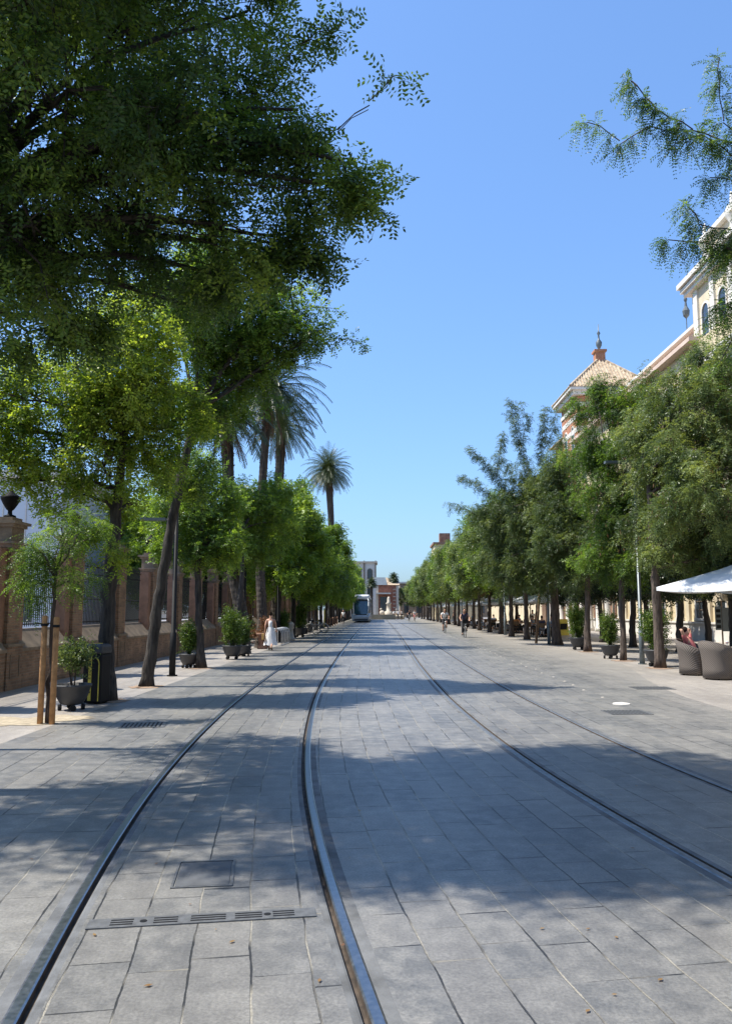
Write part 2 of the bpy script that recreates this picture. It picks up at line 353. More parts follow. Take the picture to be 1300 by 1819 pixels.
def leaves(P, D, L, st, rnd, base_t):
    """twigs -> leaflet quads + tint"""
    n = len(P); m, k = st['m'], st['k']
    t = (np.arange(m) + .5) / m * np.ones((n, 1)) + rnd.uniform(-.05, .05, (n, m)); t = t * .9 + .1
    org = P[:, None] + D[:, None] * (L[:, None] * t)[..., None]; org[..., 2] -= st['droop'] * .5 * L[:, None] * t ** 2
    ref = nrm(rnd.normal(size=(n, 3))); a = nrm(np.cross(D, ref)); b = np.cross(D, a)
    ph = (np.arange(m) * 2.4)[None] + rnd.uniform(0, .8, (n, m))
    rad = a[:, None] * np.cos(ph)[..., None] + b[:, None] * np.sin(ph)[..., None]
    ld = nrm(D[:, None] * .45 + rad * .9 + np.array([0, 0, -st['droop']]) + rnd.normal(size=(n, m, 3)) * .15)
    org = org.reshape(-1, 3); ld = ld.reshape(-1, 3); M = len(org)
    upv = np.array([0, 0, 1.]) + rnd.normal(size=(M, 3)) * .45
    side = nrm(np.cross(ld, upv)); nor = np.cross(side, ld)
    ll = st['leaf'] * rnd.uniform(.7, 1.25, M)
    out = []; tn = []
    tw_t = np.repeat(base_t, m)
    for j in range(k):
        f = (j + .6) / k
        dj = nrm(ld + np.array([0, 0, -1.]) * st['curl'] * f)
        pj = org + ld * (ll * f)[:, None]; pj = pj + np.array([0, 0, -1.]) * (ll * st['curl'] * .5 * f * f)[:, None]
        for sg in (-1, 1):
            if k == 1 and sg == 1: ax = nrm(ld + rnd.normal(size=(M, 3)) * .6)
            else: ax = nrm(side * sg * .85 + dj * .5 + rnd.normal(size=(M, 3)) * .18 + nor * -.15)
            if k == 1: wd = nrm(np.cross(ax, nrm(rnd.normal(size=(M, 3)))))
            else: wd = nrm(np.cross(ax, nor + rnd.normal(size=(M, 3)) * .35))
            l = st['l'] * (1 - .35 * abs(f - .45)) * rnd.uniform(.8, 1.2, M); wv = st['w'] * rnd.uniform(.8, 1.2, M)
            mid = pj + ax * (l * .5)[:, None]
            out.append(np.stack([pj, mid + wd * (wv / 2)[:, None] , pj + ax * l[:, None], mid - wd * (wv / 2)[:, None]], 1))
            tn.append(np.clip(tw_t + rnd.normal(size=M) * .12, 0, 1))
    return np.concatenate(out), np.concatenate(tn)

def make_tree(name, base, trunk, lobes, style, leafm, bark=BARK, dens=1.0, seed=0, label=None, group=None, extra=(), twigs=True, cat='tree', bright=.0, side_limbs=(), pods=0):
    """base world (x,y,z); trunk [(x,y,z,r)..] local; lobes [(x,y,z,r[,zscale])] local"""
    rnd = np.random.default_rng(seed); st = STY[style]
    root = empty(name, base, 0, label, cat, group)
    tb = MB()
    # smooth + gnarled trunk
    pts = [np.array(p[:3], float) for p in trunk]; rr = [p[3] for p in trunk]; fp = []; fr = []
    for i in range(len(pts) - 1):
        for q in range(6):
            f = q / 6; p = pts[i] * (1 - f) + pts[i + 1] * f; r = rr[i] * (1 - f) + rr[i + 1] * f
            fp.append(p + rnd.normal(size=3) * np.array([.012, .012, 0])); fr.append(r * (1 + rnd.normal() * .05))
    fp.append(pts[-1]); fr.append(rr[-1]); fr[0] *= 1.35; fr[1] *= 1.1
    tb.tube(fp, fr, 12)
    seg0, seg1, ra, rb_ = [], [], [], []
    P, D, Ls, Tt = [], [], [], []
    top = pts[-1]
    for li, lb in enumerate(lobes):
        c = np.array(lb[:3], float); r = lb[3]; zs = lb[4] if len(lb) > 4 else .85
        # limb from a trunk point below lobe
        cand = [p for p in fp if p[2] < c[2] - .2 * r] or [fp[0]]
        st0 = min(cand, key=lambda p: np.linalg.norm(p - c) + (0 if p[2] > top[2] * .55 else 1.5))
        n = 7; mid = (st0 * .5 + c * .5) + np.array([0, 0, .12 * np.linalg.norm(c - st0)]) + rnd.normal(size=3) * .15
        lp = []
        for q in range(n + 1):
            f = q / n; p = (1 - f) ** 2 * st0 + 2 * f * (1 - f) * mid + f * f * c; lp.append(p + rnd.normal(size=3) * .03 * (0 < q < n))
        dist = np.linalg.norm(c - st0); r0 = min(rr[-1] * .75, .022 + .022 * dist)
        tb.tube(lp, [r0 * (1 - .75 * q / n) for q in range(n + 1)], 6)
        nc = max(3, int(dens * 26 * r ** 2 * (lb[5] if len(lb) > 5 else 1)))
        for q in range(nc):
            u = nrm(rnd.normal(size=3)); rad = rnd.uniform() ** .42
            if rnd.uniform() < .12: rad *= 1.25
            p = c + u * rad * r * np.array([1, 1, zs])
            s0 = lp[int(rnd.integers(3, n + 1))]
            mid2 = (s0 + p) / 2 + rnd.normal(size=3) * .12 * r
            for A, B, q0, q1 in ((s0, mid2, .016, .010), (mid2, p, .010, .005)):
                seg0.append(A); seg1.append(B); ra.append(q0 * min(1.3, .5 + r * .5)); rb_.append(q1 * min(1.3, .5 + r * .5))
            bt = np.clip(.42 + bright + rnd.normal() * .22, 0.02, .98)
            for z in range(st['tw']):
                f = rnd.uniform(.25, 1.05); sp = mid2 * (1 - f) + p * f
                d = nrm(u * .7 + rnd.normal(size=3) * .75 + np.array([0, 0, -st['droop'] * .5]))
                P.append(sp); D.append(d); Ls.append(rnd.uniform(*st['L']) * min(1, .5 + .5 * r)); Tt.append(np.clip(bt + rnd.normal() * .10, 0, 1))
    for pl, wdt, dn in extra:
        pl = [np.array(p, float) for p in pl]
        for A, B in zip(pl[:-1], pl[1:]):
            nseg = max(2, int(np.linalg.norm(B - A) / .15)); prev = A
            for q in range(1, nseg + 1):
                f = q / nseg; X = A * (1 - f) + B * f + rnd.normal(size=3) * .02
                seg0.append(prev); seg1.append(X); ra.append(.008 * wdt + .002); rb_.append(.007 * wdt + .002); prev = X
                for z in range(dn):
                    d = nrm(nrm(B - A) * .6 + rnd.normal(size=3) * .32 + np.array([0, 0, -.5 if style == 'fnear' else -.1])); P.append(X); D.append(d)
                    Ls.append(rnd.uniform(.05, .16) if style == 'fnear' else rnd.uniform(.2, .48)); Tt.append(np.clip(.4 + bright + rnd.normal() * .15, 0, 1))
    P, D, Ls, Tt = map(np.array, (P, D, Ls, Tt))
    tr = tb.build('trunk', bark, root, True)
    S0, S1 = np.array(seg0), np.array(seg1); br = [prisms(S0, S1, np.array(ra), np.array(rb_), 4)]
    if twigs:
        E = P + D * Ls[:, None]; E[:, 2] -= st['droop'] * .5 * Ls; br.append(prisms(P, E, np.full(len(P), .0035), np.full(len(P), .0015), 3))
    quads('branches', np.concatenate(br), bark if not twigs else TWIG if style != 'near' else BARK, root)
    V, T = leaves(P, D, Ls, st, rnd, Tt)
    quads('crown', V, leafm, root, T)
    if pods:
        ii = rnd.choice(len(P), pods, replace=len(P) < pods); ctr = P[ii][rnd.integers(0, max(1, pods // 14), pods)]
        p0 = ctr + rnd.normal(size=(pods, 3)) * .22; ax = nrm(np.array([0, 0, -1.]) + rnd.normal(size=(pods, 3)) * .25); wd = nrm(np.cross(ax, rnd.normal(size=(pods, 3))))
        l = rnd.uniform(.10, .17, pods)[:, None]; V = np.stack([p0, p0 + ax * l * .5 + wd * .014, p0 + ax * l, p0 + ax * l * .5 - wd * .014], 1)
        quads('seed_pods', V, L_DRY, root, rnd.uniform(0, 1, pods))
    return root
def loc(base, *pix):   # lobes given where they hang in the street, relative to the tree's foot
    return [tuple(at(x, y, Y) - np.array(base)) + (r,) for x, y, Y, r in pix]
def pline(base, *pix): return [tuple(at(x, y, Y) - np.array(base)) for x, y, Y in pix]

# ================================================================== GROUND
def interp(tab, y):
    xs, ys = zip(*tab); return np.interp(y, xs, ys)
def smooth_tab(tab, y):
    # average of several samples gives a smooth curve
    return np.mean([interp(tab, y + d) for d in np.linspace(-2.2, 2.2, 9)], axis=0)
TL = [(-30, 5.6), (-10, 1.8), (0, -.10), (3.5, -.77), (4.5, -.95), (6.4, -1.27), (9.4, -1.60), (12.7, -1.82), (16, -1.98), (21, -2.10), (28, -2.2), (37, -2.28), (60, -2.38), (85, -2.44), (400, -2.44)]
TR = [(-30, 10), (-10, 6.2), (0, 4.05), (3.5, 3.33), (5.3, 2.98), (7.1, 2.68), (8.5, 2.50), (10.3, 2.34), (14.5, 2.14), (18, 2.06), (25, 2.02), (40, 2.10), (60, 2.2), (400, 2.22)]
cL = lambda y: smooth_tab(TL, y); cR = lambda y: smooth_tab(TR, y)
YS = np.concatenate([np.arange(-9, 12, .25), np.arange(12, 40, .5), np.arange(40, 176, 2.0)])
def slope(fn, y): return (fn(y + .2) - fn(y - .2)) / .4
G = 1.435 / 2 + .035
RAILS = {}
for k, fn in (('L', cL), ('R', cR)):
    sl_ = slope(fn, YS); hyp = np.sqrt(1 + sl_ ** 2)
    for sgn in (-1, 1): RAILS[k, sgn] = fn(YS) + sgn * G * hyp
XR = lambda y: 8.0 - 2.0 * np.clip((29 - y) / 14, 0, 1) ** 2 * (3 - 2 * np.clip((29 - y) / 14, 0, 1))
XL = lambda y: -4.85 + 0 * y
def uvs(x, y):
    wgt = np.clip((x + 2.3) / 4.5, 0, 1); dl = cL(y) + 2.44; dr = cR(y) - 2.22
    t = x - (1 - wgt) * dl - wgt * dr
    m = (1 - wgt) * slope(cL, y) + wgt * slope(cR, y)
    return y + m * x, t
def strip_sheet(edges, mats, name, z=0.0, ys=YS, uvf=uvs, kind='structure', nsub=6):
    """edges: list of (leftX array, rightX array)"""
    vs, fs, uv = [], [], []
    for a, b in edges:
        o = len(vs)
        for i, y in enumerate(ys):
            for j in range(nsub + 1):
                x = a[i] + (b[i] - a[i]) * j / nsub; vs.append((x, y, z))
        for i in range(len(ys) - 1):
            for j in range(nsub): fs.append((o + i * (nsub + 1) + j, o + i * (nsub + 1) + j + 1, o + (i + 1) * (nsub + 1) + j + 1, o + (i + 1) * (nsub + 1) + j))
    me = bpy.data.meshes.new(name); me.from_pydata(vs, [], fs); me.materials.append(mats)
    A = np.array(vs); S, T = uvf(A[:, 0], A[:, 1]); ul = me.uv_layers.new(name='UVMap')
    li = np.zeros(len(me.loops), np.int32); me.loops.foreach_get('vertex_index', li)
    ul.data.foreach_set('uv', np.stack([S[li], T[li]], 1).astype(np.float32).ravel())
    o = bpy.data.objects.new(name, me); C.objects.link(o); o['kind'] = kind; return o
gp = .105   # half width of the slot cut for a rail and its grout
e = [XL(YS)] + [RAILS[k] for k in (('L', -1), ('L', 1), ('R', -1), ('R', 1))] + [XR(YS)]
edges = []
for i in range(5):
    edges.append((e[i] + (gp if i > 0 else 0), e[i + 1] - (gp if i < 4 else 0)))
strip_sheet(edges, M_ROAD, 'road')
# far end plaza + side walks + ground to the horizon
uvp = lambda x, y: (y, x)
YW = np.array([-9, 0, 6, 10, 14, 15, 16, 17, 18, 19, 20, 21, 22, 23, 24, 25, 26, 27, 28, 29, 30, 40, 80, 175.])
strip_sheet([(np.full(len(YW), -40.), XL(YW) )], M_WALK, 'pavement', 0.0, YW, uvp, nsub=1)
strip_sheet([(XR(YW), np.full(len(YW), 60.))], M_WALK, 'pavement', 0.0, YW, uvp, nsub=1)
g = MB(); g.add([(-3000, -60, -.12), (3000, -60, -.12), (3000, 4000, -.12), (-3000, 4000, -.12)], [(0, 1, 2, 3)])
tag(g.build('ground', plain('dusty_ground', (.22, .20, .17), .95, .2, .05)), kind='structure')
YP = np.array([174.9, 330.]); strip_sheet([(np.full(2, -120.), np.full(2, 120.))], M_WALK, 'plaza', -.004, YP, uvp, nsub=1)

# rails (grooved tram rail set in grout)
def rail_profile(sg):   # offsets across, sg=+1: groove to the right of the head
    return [(-gp, 0), (-.040, -.001), (-.034, .002), (-.028, .006), (.018, .006), (.027, .001), (.030, -.030), (.058, -.030), (.062, -.002), (.074, .001), (gp, 0)]
def sweep(name, X, prof, mat, parent, sg, ys=YS):
    sgx = sg; vs = []; fs = []
    for i, y in enumerate(ys):
        for o_, z in prof: vs.append((X[i] + o_ * sgx, y, z))
    n = len(prof)
    for i in range(len(ys) - 1):
        for j in range(n - 1):
            q = (i * n + j, i * n + j + 1, (i + 1) * n + j + 1, (i + 1) * n + j); fs.append(q if sgx > 0 else q[::-1])
    me = bpy.data.meshes.new(name); me.from_pydata(vs, [], fs); me.materials.append(mat)
    o = bpy.data.objects.new(name, me); C.objects.link(o); o.parent = parent; return o
pr = rail_profile(1)
for k, nm in (('L', 'tram track on the left, its bright rails curving past the camera'), ('R', 'tram track on the right, duller rails bending out of the right edge')):
    tk = empty('tram_track', (0, 0, 0), 0, nm, 'tram track', 'tram tracks in the street')
    for sgn in (-1, 1):
        sg = -sgn
        r_ = sweep('rail', RAILS[k, sgn], pr[1:6], M_STEEL if k == 'L' else M_DULL, tk, sg)
        sweep('groove', RAILS[k, sgn], pr[5:9], M_GROOVE, r_, sg)
        sweep('grout', RAILS[k, sgn], pr[0:2], M_GROUT, r_, sg); sweep('grout', RAILS[k, sgn], pr[8:11], M_GROUT, r_, sg)
# sand and soil patches round the stakes and trees
def patch(name, x, y, rx, ry, mat, label, seed=0, z=.006):
    rd = random.Random(seed); m = MB(); n = 26
    vs = [(0, 0, z + .02)] + [((rx * (1 + rd.uniform(-.28, .2))) * math.cos(2 * math.pi * i / n), (ry * (1 + rd.uniform(-.28, .2))) * math.sin(2 * math.pi * i / n), z) for i in range(n)]
    m.add(vs, [(0, 1 + i, 1 + (i + 1) % n) for i in range(n)]); o = m.build(name, mat, None, True, (x, y, 0)); return tag(o, kind='structure')
patch('sand', -5.75, 12.5, 1.0, .5, M_SAND, '', 1); patch('sand', -5.05, 12.9, .5, .35, M_SAND, '', 2)
for i, (x, y) in enumerate([(8.31, 24.1), (8.29, 27.55), (8.6, 33.4), (8.7, 39.8), (-5.17, 18.1), (-5.13, 15.3), (-5.22, 23.9)]):
    patch('soil', x, y, .42, .42, M_EARTH, '', 5 + i)
# drains, manholes, studs
def grating(name, x, y, wx, wy, n, rz, label, group=None, along=True):
    r = empty(name, (x, y, .003), rz, label, 'drain grate', group)
    f = MB(); f.box(-wx / 2, wx / 2, -wy / 2, -wy / 2 + .03, -.01, .004).box(-wx / 2, wx / 2, wy / 2 - .03, wy / 2, -.01, .004).box(-wx / 2, -wx / 2 + .03, -wy / 2 + .03, wy / 2 - .03, -.01, .004).box(wx / 2 - .03, wx / 2, -wy / 2 + .03, wy / 2 - .03, -.01, .004)
    f.build('frame', M_IRON, r)
    b = MB(); ww = (wx - .06) / n
    for i in range(n): b.box(-wx / 2 + .03 + i * ww + ww * .48, -wx / 2 + .03 + (i + 1) * ww, -wy / 2 + .03, wy / 2 - .03, -.008, .003)
    b.build('bars', M_IRON, r)
    p = MB(); p.add([(-wx / 2 + .03, -wy / 2 + .03, -.0005), (wx / 2 - .03, -wy / 2 + .03, -.0005), (wx / 2 - .03, wy / 2 - .03, -.0005), (-wx / 2 + .03, wy / 2 - .03, -.0005)], [(0, 1, 2, 3)]).build('pit', M_BLACK, r)
    return r
grating('drain_grate', -3.5, 12.15, .66, .55, 10, R(10), 'square iron drain grate in the paving left of the tram tracks')
grating('drain_grate', 4.15, 13.75, .70, .55, 10, R(4), 'iron drain grate beside the round white cover, right of the tracks')
grating('drain_grate', 6.0, 18.0, .85, .62, 11, 0, 'iron drain grate near the wicker chairs at the right pavement')
sd = empty('slot_drain', (-.97, 4.66, .004), R(9.5), 'long slotted iron drain cover lying across between the left rails', 'drain cover')
f = MB(); x = -.62
f.box(-.62, .62, -.065, .065, -.01, .003); f.build('plate', M_IRON, sd)
for x0, x1 in ((-.50, -.38), (-.27, -.14), (-.07, .12), (.17, .32), (.38, .50)):
    s_ = MB()
    for q in (-.032, 0, .032): s_.box(x0, x1, q - .007, q + .007, .001, .0045)
    s_.build('slots', M_BLACK, sd)
h_ = MB()
for x0 in (-.325, .35): MB().lathe([(.02, .0015), (.02, .005)], (x0, 0, 0), 12).build('key_hole', M_BLACK, sd)
mh = empty('manhole_cover', (-1.13, 5.42, .003), R(8), 'square paved manhole cover with iron rim between the left rails', 'manhole cover')
f = MB(); a_ = .19
for bx in ((-a_, a_, -.26, -.245), (-a_, a_, .245, .26)): f.box(*bx, -.01, .004)
for bx in ((-a_, -a_ + .014, -.245, .245), (a_ - .014, a_, -.245, .245)): f.box(*bx, -.01, .004)
f.build('rim', M_IRON, mh)
MB().box(-.165, .165, -.235, .235, -.008, .002).build('lid', plain('slab_lid', (.085, .088, .093), .7, .3, 6), mh)
m = MB(); m.lathe([(.155, 0), (.155, .012), (.14, .018)], (0, 0, 0), 24); tag(m.build('service_cover', M_TRIM, None, False, (4.42, 14.95, 0)), 'round white cover lying in the paving by the drain grate', 'service cover')
stud = MB().lathe([(.034, 0), (.034, .004), (.018, .008)], (0, 0, 0), 10)
ORD = 'first second third fourth fifth sixth seventh eighth ninth tenth eleventh twelfth thirteenth fourteenth fifteenth sixteenth seventeenth eighteenth nineteenth twentieth'.split()
def ordn(i):
    if i < 20: return ORD[i]
    tens = ['twenty', 'thirty', 'forty', 'fifty', 'sixty', 'seventy']; d = (i + 1) % 10
    q = (i + 1) // 10 - 2
    return (tens[q] + '-' + ORD[d - 1]) if d else ['twentieth', 'thirtieth', 'fortieth', 'fiftieth', 'sixtieth', 'seventieth'][q]
st0 = None
for i in range(44):
    Y = 16.2 + i * 1.25 + random.uniform(-.3, .3); X = 4.45 + .25 * min(1, (Y - 16) / 30) + random.uniform(-.08, .08)
    o = stud.build('road_stud', M_STONE) if st0 is None else st0.copy()
    if st0 is None: st0 = o
    else: C.objects.link(o)
    o.location = (X, Y, 0); tag(o, 'small white stud in the paving, %s from the camera in its line' % ordn(i), 'road stud', 'white studs marking the cycle lane')
# fallen leaves and crumbs
n = 900; rd = np.random.default_rng(3)
px_ = np.concatenate([rd.uniform(-4.8, 7, n // 3), rd.normal(-5.2, .5, n // 3), rd.normal(7.6, .7, n // 3)]); py_ = 3.4 + rd.exponential(10, len(px_))
s4 = rd.uniform(.008, .024, len(px_)); an = rd.uniform(0, 6.28, len(px_)); V = []
for q in range(4):
    a = an + q * math.pi / 2; V.append(np.stack([px_ + np.cos(a) * s4 * (1 if q % 2 else .5), py_ + np.sin(a) * s4 * (1 if q % 2 else .5), .008 + 0 * a], 1))
tag(quads('leaf_litter', np.stack(V, 1), L_DRY, None, rd.uniform(.4, 1, len(px_))), 'small dry leaves and crumbs scattered over the paving', 'leaf litter', kind='stuff')

# ================================================================== BRICK FENCE WALL (left)
WX = -7.85
wall = empty('garden_wall', (WX, 16, 0), 0, 'long old brick garden wall with pillars, sloping plinth and iron railings', 'garden wall')
def stripe_bars(mb, y0, y1):
    y = y0 + .06
    while y < y1 - .04:
        mb.tube([(-.42, y, 1.32), (-.42, y, 3.02)], .011, 4); mb.add([(-.435, y, 3.0), (-.42, y - .025, 3.03), (-.405, y, 3.0), (-.42, y + .025, 3.03), (-.42, y, 3.16)], [(0, 1, 4), (1, 2, 4), (2, 3, 4), (3, 0, 4)])
        mb.ball((-.42, y, 2.02), .024, 4); y += .115
bay = 3.66; PW = .74; protoP = None
def build_pillar():
    p = MB(); p.box(-.55, .0, -PW / 2, PW / 2, 0, .92).box(-.50, -.06, -.30, .30, .98, 3.05); pil = p.build('pillar', M_BRICK, wall)
    q = MB(); q.box(-.57, .03, -PW / 2 - .03, PW / 2 + .03, .92, .98); q.box(-.53, -.03, -.33, .33, 3.05, 3.13).box(-.57, .01, -.37, .37, 3.13, 3.18)
    q.box(-.49, -.07, -.30, .30, 3.18, 3.50).box(-.54, -.02, -.35, .35, 3.50, 3.57).box(-.60, .04, -.41, .41, 3.57, 3.63).box(-.45, -.1, -.25, .25, 3.63, 3.72)
    q.build('capital', M_CORN, pil)
    t_ = MB(); t_.box(-.44, -.14, -.62, -.302, .985, 3.02).box(-.44, -.14, .302, .62, .985, 3.02); t_.build('plaster_panel', M_TERRA, pil)
    s = MB()   # raised rectangular frames on pedestal
    for (y0, y1, z0, z1) in ((-.22, .22, .25, .27), (-.22, .22, .73, .75), (-.22, -.20, .27, .73), (.20, .22, .27, .73)): s.box(0, .012, y0, y1, z0, z1)
    s.build('moulding', M_CORN, pil); return pil
def build_urn():
    u = MB(); u.lathe([(.13, 0), (.13, .05), (.05, .08), (.045, .16), (.08, .19), (.15, .30), (.21, .42), (.22, .47), (.17, .50), (.10, .55), (.05, .60), (.02, .68)], (-.275, 0, 3.72), 12)
    return u.build('urn', M_BLACK, None, True)
urn0 = build_urn(); pil0 = None
ys_p = [1.4 - 2 * bay + i * bay for i in range(27)]
for i, yy in enumerate(ys_p):
    if pil0 is None: pil0 = build_pillar(); p_ = pil0
    else:
        p_ = copy_tree(pil0, wall)
    p_.location = (0, yy, 0)
    u = urn0 if i == 0 else urn0.copy()
    if i: C.objects.link(u)
    u.parent = p_
bm0 = None
for i in range(len(ys_p) - 1):
    y0, y1 = ys_p[i] + PW / 2 + .002, ys_p[i + 1] - PW / 2 - .002
    if bm0 is None:
        L_ = y1 - y0; m = MB(); m.box(-.5, -.03, 0, L_, 0, .80); pl = m.build('plinth', M_BRICK, wall)
        m = MB(); m.box(-.5, .0, 0, L_, .80, .87); m.add([(0, 0, .87), (0, L_, .87), (-.36, L_, 1.28), (-.36, 0, 1.28), (-.5, 0, 1.28), (-.5, L_, 1.28), (-.5, 0, .87), (-.5, L_, .87)], [(0, 1, 2, 3), (3, 2, 5, 4), (4, 5, 7, 6), (0, 3, 4, 6), (1, 7, 5, 2)])
        m.build('coping', M_CORN, pl)
        m = MB(); stripe_bars(m, 0, L_); m.box(-.435, -.405, 0, L_, 2.93, 2.96).box(-.435, -.405, 0, L_, 1.36, 1.39).box(-.43, -.41, 0, L_, 2.72, 2.74)
        m.build('railing', M_BLACK, pl); bm0 = pl; pl.location = (0, y0, 0)
    else:
        c = copy_tree(bm0, wall); c.location = (0, y0, 0)

# ================================================================== TREES
gL = 'street trees lining the left pavement'; gR = 'street trees lining the right pavement'
# A: big dark tree, trunk just outside the left edge
b = (-5.6, 7.6, 0)
A_l = loc(b, (400, 110, 8, .72), (525, 270, 8, .42), (610, 285, 7.6, .25), (300, 330, 8, 1.0), (490, 420, 8.4, .36), (120, 160, 7, 1.1), (60, 400, 7.5, 1.1), (190, 400, 8.6, .7),
          (330, 540, 9, .45), (50, 590, 9, .42), (30, 510, 8, .6), (125, 530, 8.5, .45), (150, 600, 9, .3), (230, 50, 9, 1.1), (440, 20, 8.3, .4), (530, 195, 7.5, .2), (410, 400, 8, .6), (530, 460, 8.6, .25), (350, 200, 6.8, .6), (635, 330, 7.7, .18), (430, 500, 8.8, .3))
A_l += [(*q, .85, 1.2) for q in [(3.4, -1.9, 8.4, .8), (2.3, -1.9, 7.8, .8), (1.0, -1.8, 8.0, .9), (3.6, -1.6, 8.4, 1.1), (2.2, -1.6, 8.2, 1.3), (3.5, -.2, 9.5, 1.0), (2.9, .8, 10.2, 1.1), (3.6, 1.6, 11.0, .8), (2.0, 1.8, 10.3, 1.2), (0.3, .5, 9.4, 1.6), (-.8, -.8, 7, 1.4), (0, 2.1, 7, 1.2), (2.3, -.3, 9.6, 1.3)]]
make_tree('street_tree', b, [(0, 0, 0, .24), (.05, 0, 1.5, .2), (.2, .05, 3, .17), (.6, .1, 4.6, .12), (1.3, .1, 6.0, .08)], A_l, 'near', L_DARK, seed=11, dens=.6,
          label='big dark robinia-like tree whose canopy hangs over the top left corner', group=gL,
          extra=[(pline(b, (520, 300, 7.8), (600, 230, 7.6), (655, 180, 7.6), (695, 140, 7.6)), .6, 0), (pline(b, (600, 235, 7.6), (650, 190, 7.6)), .4, 0), (pline(b, (670, 165, 7.6), (700, 135, 7.6)), .3, 1), (pline(b, (500, 120, 8), (530, 80, 8), (560, 50, 8)), .6, 2), (pline(b, (540, 75, 8), (600, 45, 8)), .5, 1), (pline(b, (500, 330, 8), (580, 330, 7.8), (650, 310, 7.8)), .8, 1)])
# sapling between stakes
b = (-5.0, 12.3, 0)
make_tree('young_tree', b, [(0, 0, 0, .035), (0, 0, 1.2, .03), (.02, 0, 2.2, .025)], loc(b, (100, 985, 12.3, .42), (125, 1030, 12.3, .26), (55, 975, 12.1, .26), (150, 960, 12.5, .35), (60, 1040, 12.3, .2), (110, 930, 12.4, .3)), 'fnear', L_MID, BARK2, dens=1.25, seed=21,
          label='young slender tree tied between two wooden stakes in front of the garden wall', cat='tree')
# tree 1 (trunk behind the bin)
b = (-5.13, 15.34, 0)
make_tree('street_tree', b, [(0, 0, 0, .17), (-.05, 0, 1.2, .15), (-.02, 0, 2.4, .14), (.05, 0, 3.6, .10), (.12, .05, 5.0, .07)],
          loc(b, (200, 610, 15, 1.0), (110, 690, 15, 1.0), (180, 700, 14.8, .8), (240, 720, 15.5, .9), (60, 780, 15, .75), (300, 680, 16, .65), (180, 820, 15, .75), (285, 790, 16, .75), (15, 700, 14.5, .6), (205, 540, 15.5, .6), (250, 570, 15.5, .6), (95, 880, 15, .45), (30, 850, 15, .4), (270, 620, 15.6, .5), (240, 900, 16, .45), (190, 960, 14.8, .3), (340, 740, 16.5, .4), (-60, 760, 15, .9)),
          'mid', L_YEL, dens=.90, seed=31, label='yellow-green tree with dark forked trunk behind the black and yellow container', group=gL)
# tree 2
b = (-5.17, 18.14, 0)
make_tree('street_tree', b, [(0, 0, 0, .14), (.10, 0, 1.2, .125), (.24, 0, 2.2, .13), (.38, 0, 3.3, .11), (.6, 0, 4.6, .11), (.9, 0, 6.2, .07)],
          loc(b, (400, 480, 18, 1.1), (490, 540, 18, .75), (560, 590, 18, .4), (410, 610, 18.5, .9), (450, 670, 19, .6), (360, 560, 17.5, 1), (350, 720, 19, .85), (330, 850, 19, .75), (400, 740, 20, .55), (470, 590, 18, .7), (310, 500, 19, 1.0), (530, 640, 18.4, .3)),
          'mid', L_MID, dens=1.11, seed=41, label='leaning dark trunked tree beside the black lamp post, its crown reaching over the tracks', group=gL, extra=[(pline(b, (470, 620, 18), (540, 608, 18), (600, 600, 18), (635, 606, 18)), 1, 1), (pline(b, (500, 560, 18), (550, 545, 18), (590, 550, 18)), .8, 1)])
# tree 3
b = (-5.22, 23.91, 0)
make_tree('street_tree', b, [(0, 0, 0, .13), (-.12, 0, 1.5, .11), (-.2, 0, 3.0, .09), (-.1, 0, 4.4, .06)],
          loc(b, (325, 900, 24, .95), (360, 960, 24, .9), (400, 900, 25, .85), (345, 830, 24.5, .8), (310, 960, 24, .6), (395, 960, 24, .6)), 'mid', L_MID, BARK, dens=1.07, seed=51, label='slim street tree beside the second black bowl planter on the left', group=gL)
b = (-5.3, 30.5, 0)
make_tree('street_tree', b, [(0, 0, 0, .12), (0, 0, 1.5, .11), (.1, 0, 3.0, .09), (.1, 0, 4.8, .06)],
          loc(b, (425, 890, 31, 1.0), (415, 960, 31, 1.0), (470, 900, 32, 1.0), (455, 965, 32, 1.0), (505, 865, 32.5, .6), (500, 930, 33, .8)), 'mid', L_MID, BARK, dens=1.02, seed=61, bright=.12, label='bright green street tree in front of the leaning palm trunk', group=gL)
# generic left row
def gen_lobes(rnd, R0, z0, z1, n=11):
    out = []
    for i in range(n):
        f = (i + .5) / n; z = z0 + (z1 - z0) * f; rr = R0 * math.sqrt(max(.08, 1 - ((f - .42) / .62) ** 2)); a = i * 2.4 + rnd.uniform(-.4, .4)
        r = rnd.uniform(.75, 1.15); q = max(0, rr - r * .6); out.append((q * math.cos(a), q * math.sin(a), z, r))
    out.append((0, 0, (z0 + z1) / 2, 1.2)); return out
LG = []
for v in range(3):
    rd_ = random.Random(v + 5)
    LG.append(make_tree('street_tree', (0, 0, 0), [(0, 0, 0, .16), (.05, 0, 1.5, .14), (-.05, 0, 3.2, .11), (0, .05, 5.2, .06)], gen_lobes(rd_, 2.6, 3.2, 8.0, 13), 'far', L_MID, dens=.62, seed=70 + v, twigs=False, label='x', group=gL, bright=.08))
Yl = [44.0, 50.0, 55.8, 62.5, 69, 76, 83, 90, 97, 104, 111, 118, 125, 132, 139, 146, 153, 160, 167]
for i, Y in enumerate(Yl):
    lab = 'leafy street tree in the receding left row, %s beyond the walking woman' % ordn(i)
    o = LG[i] if i < 3 else dup(LG[i % 3], (0, 0, 0))
    o.location = (-5.35 + random.uniform(-.1, .1), Y, 0); o.rotation_euler = (0, 0, random.uniform(0, 6.28)); s = random.uniform(.93, 1.08); o.scale = (s, s, s * random.uniform(.95, 1.08)); o['label'] = lab
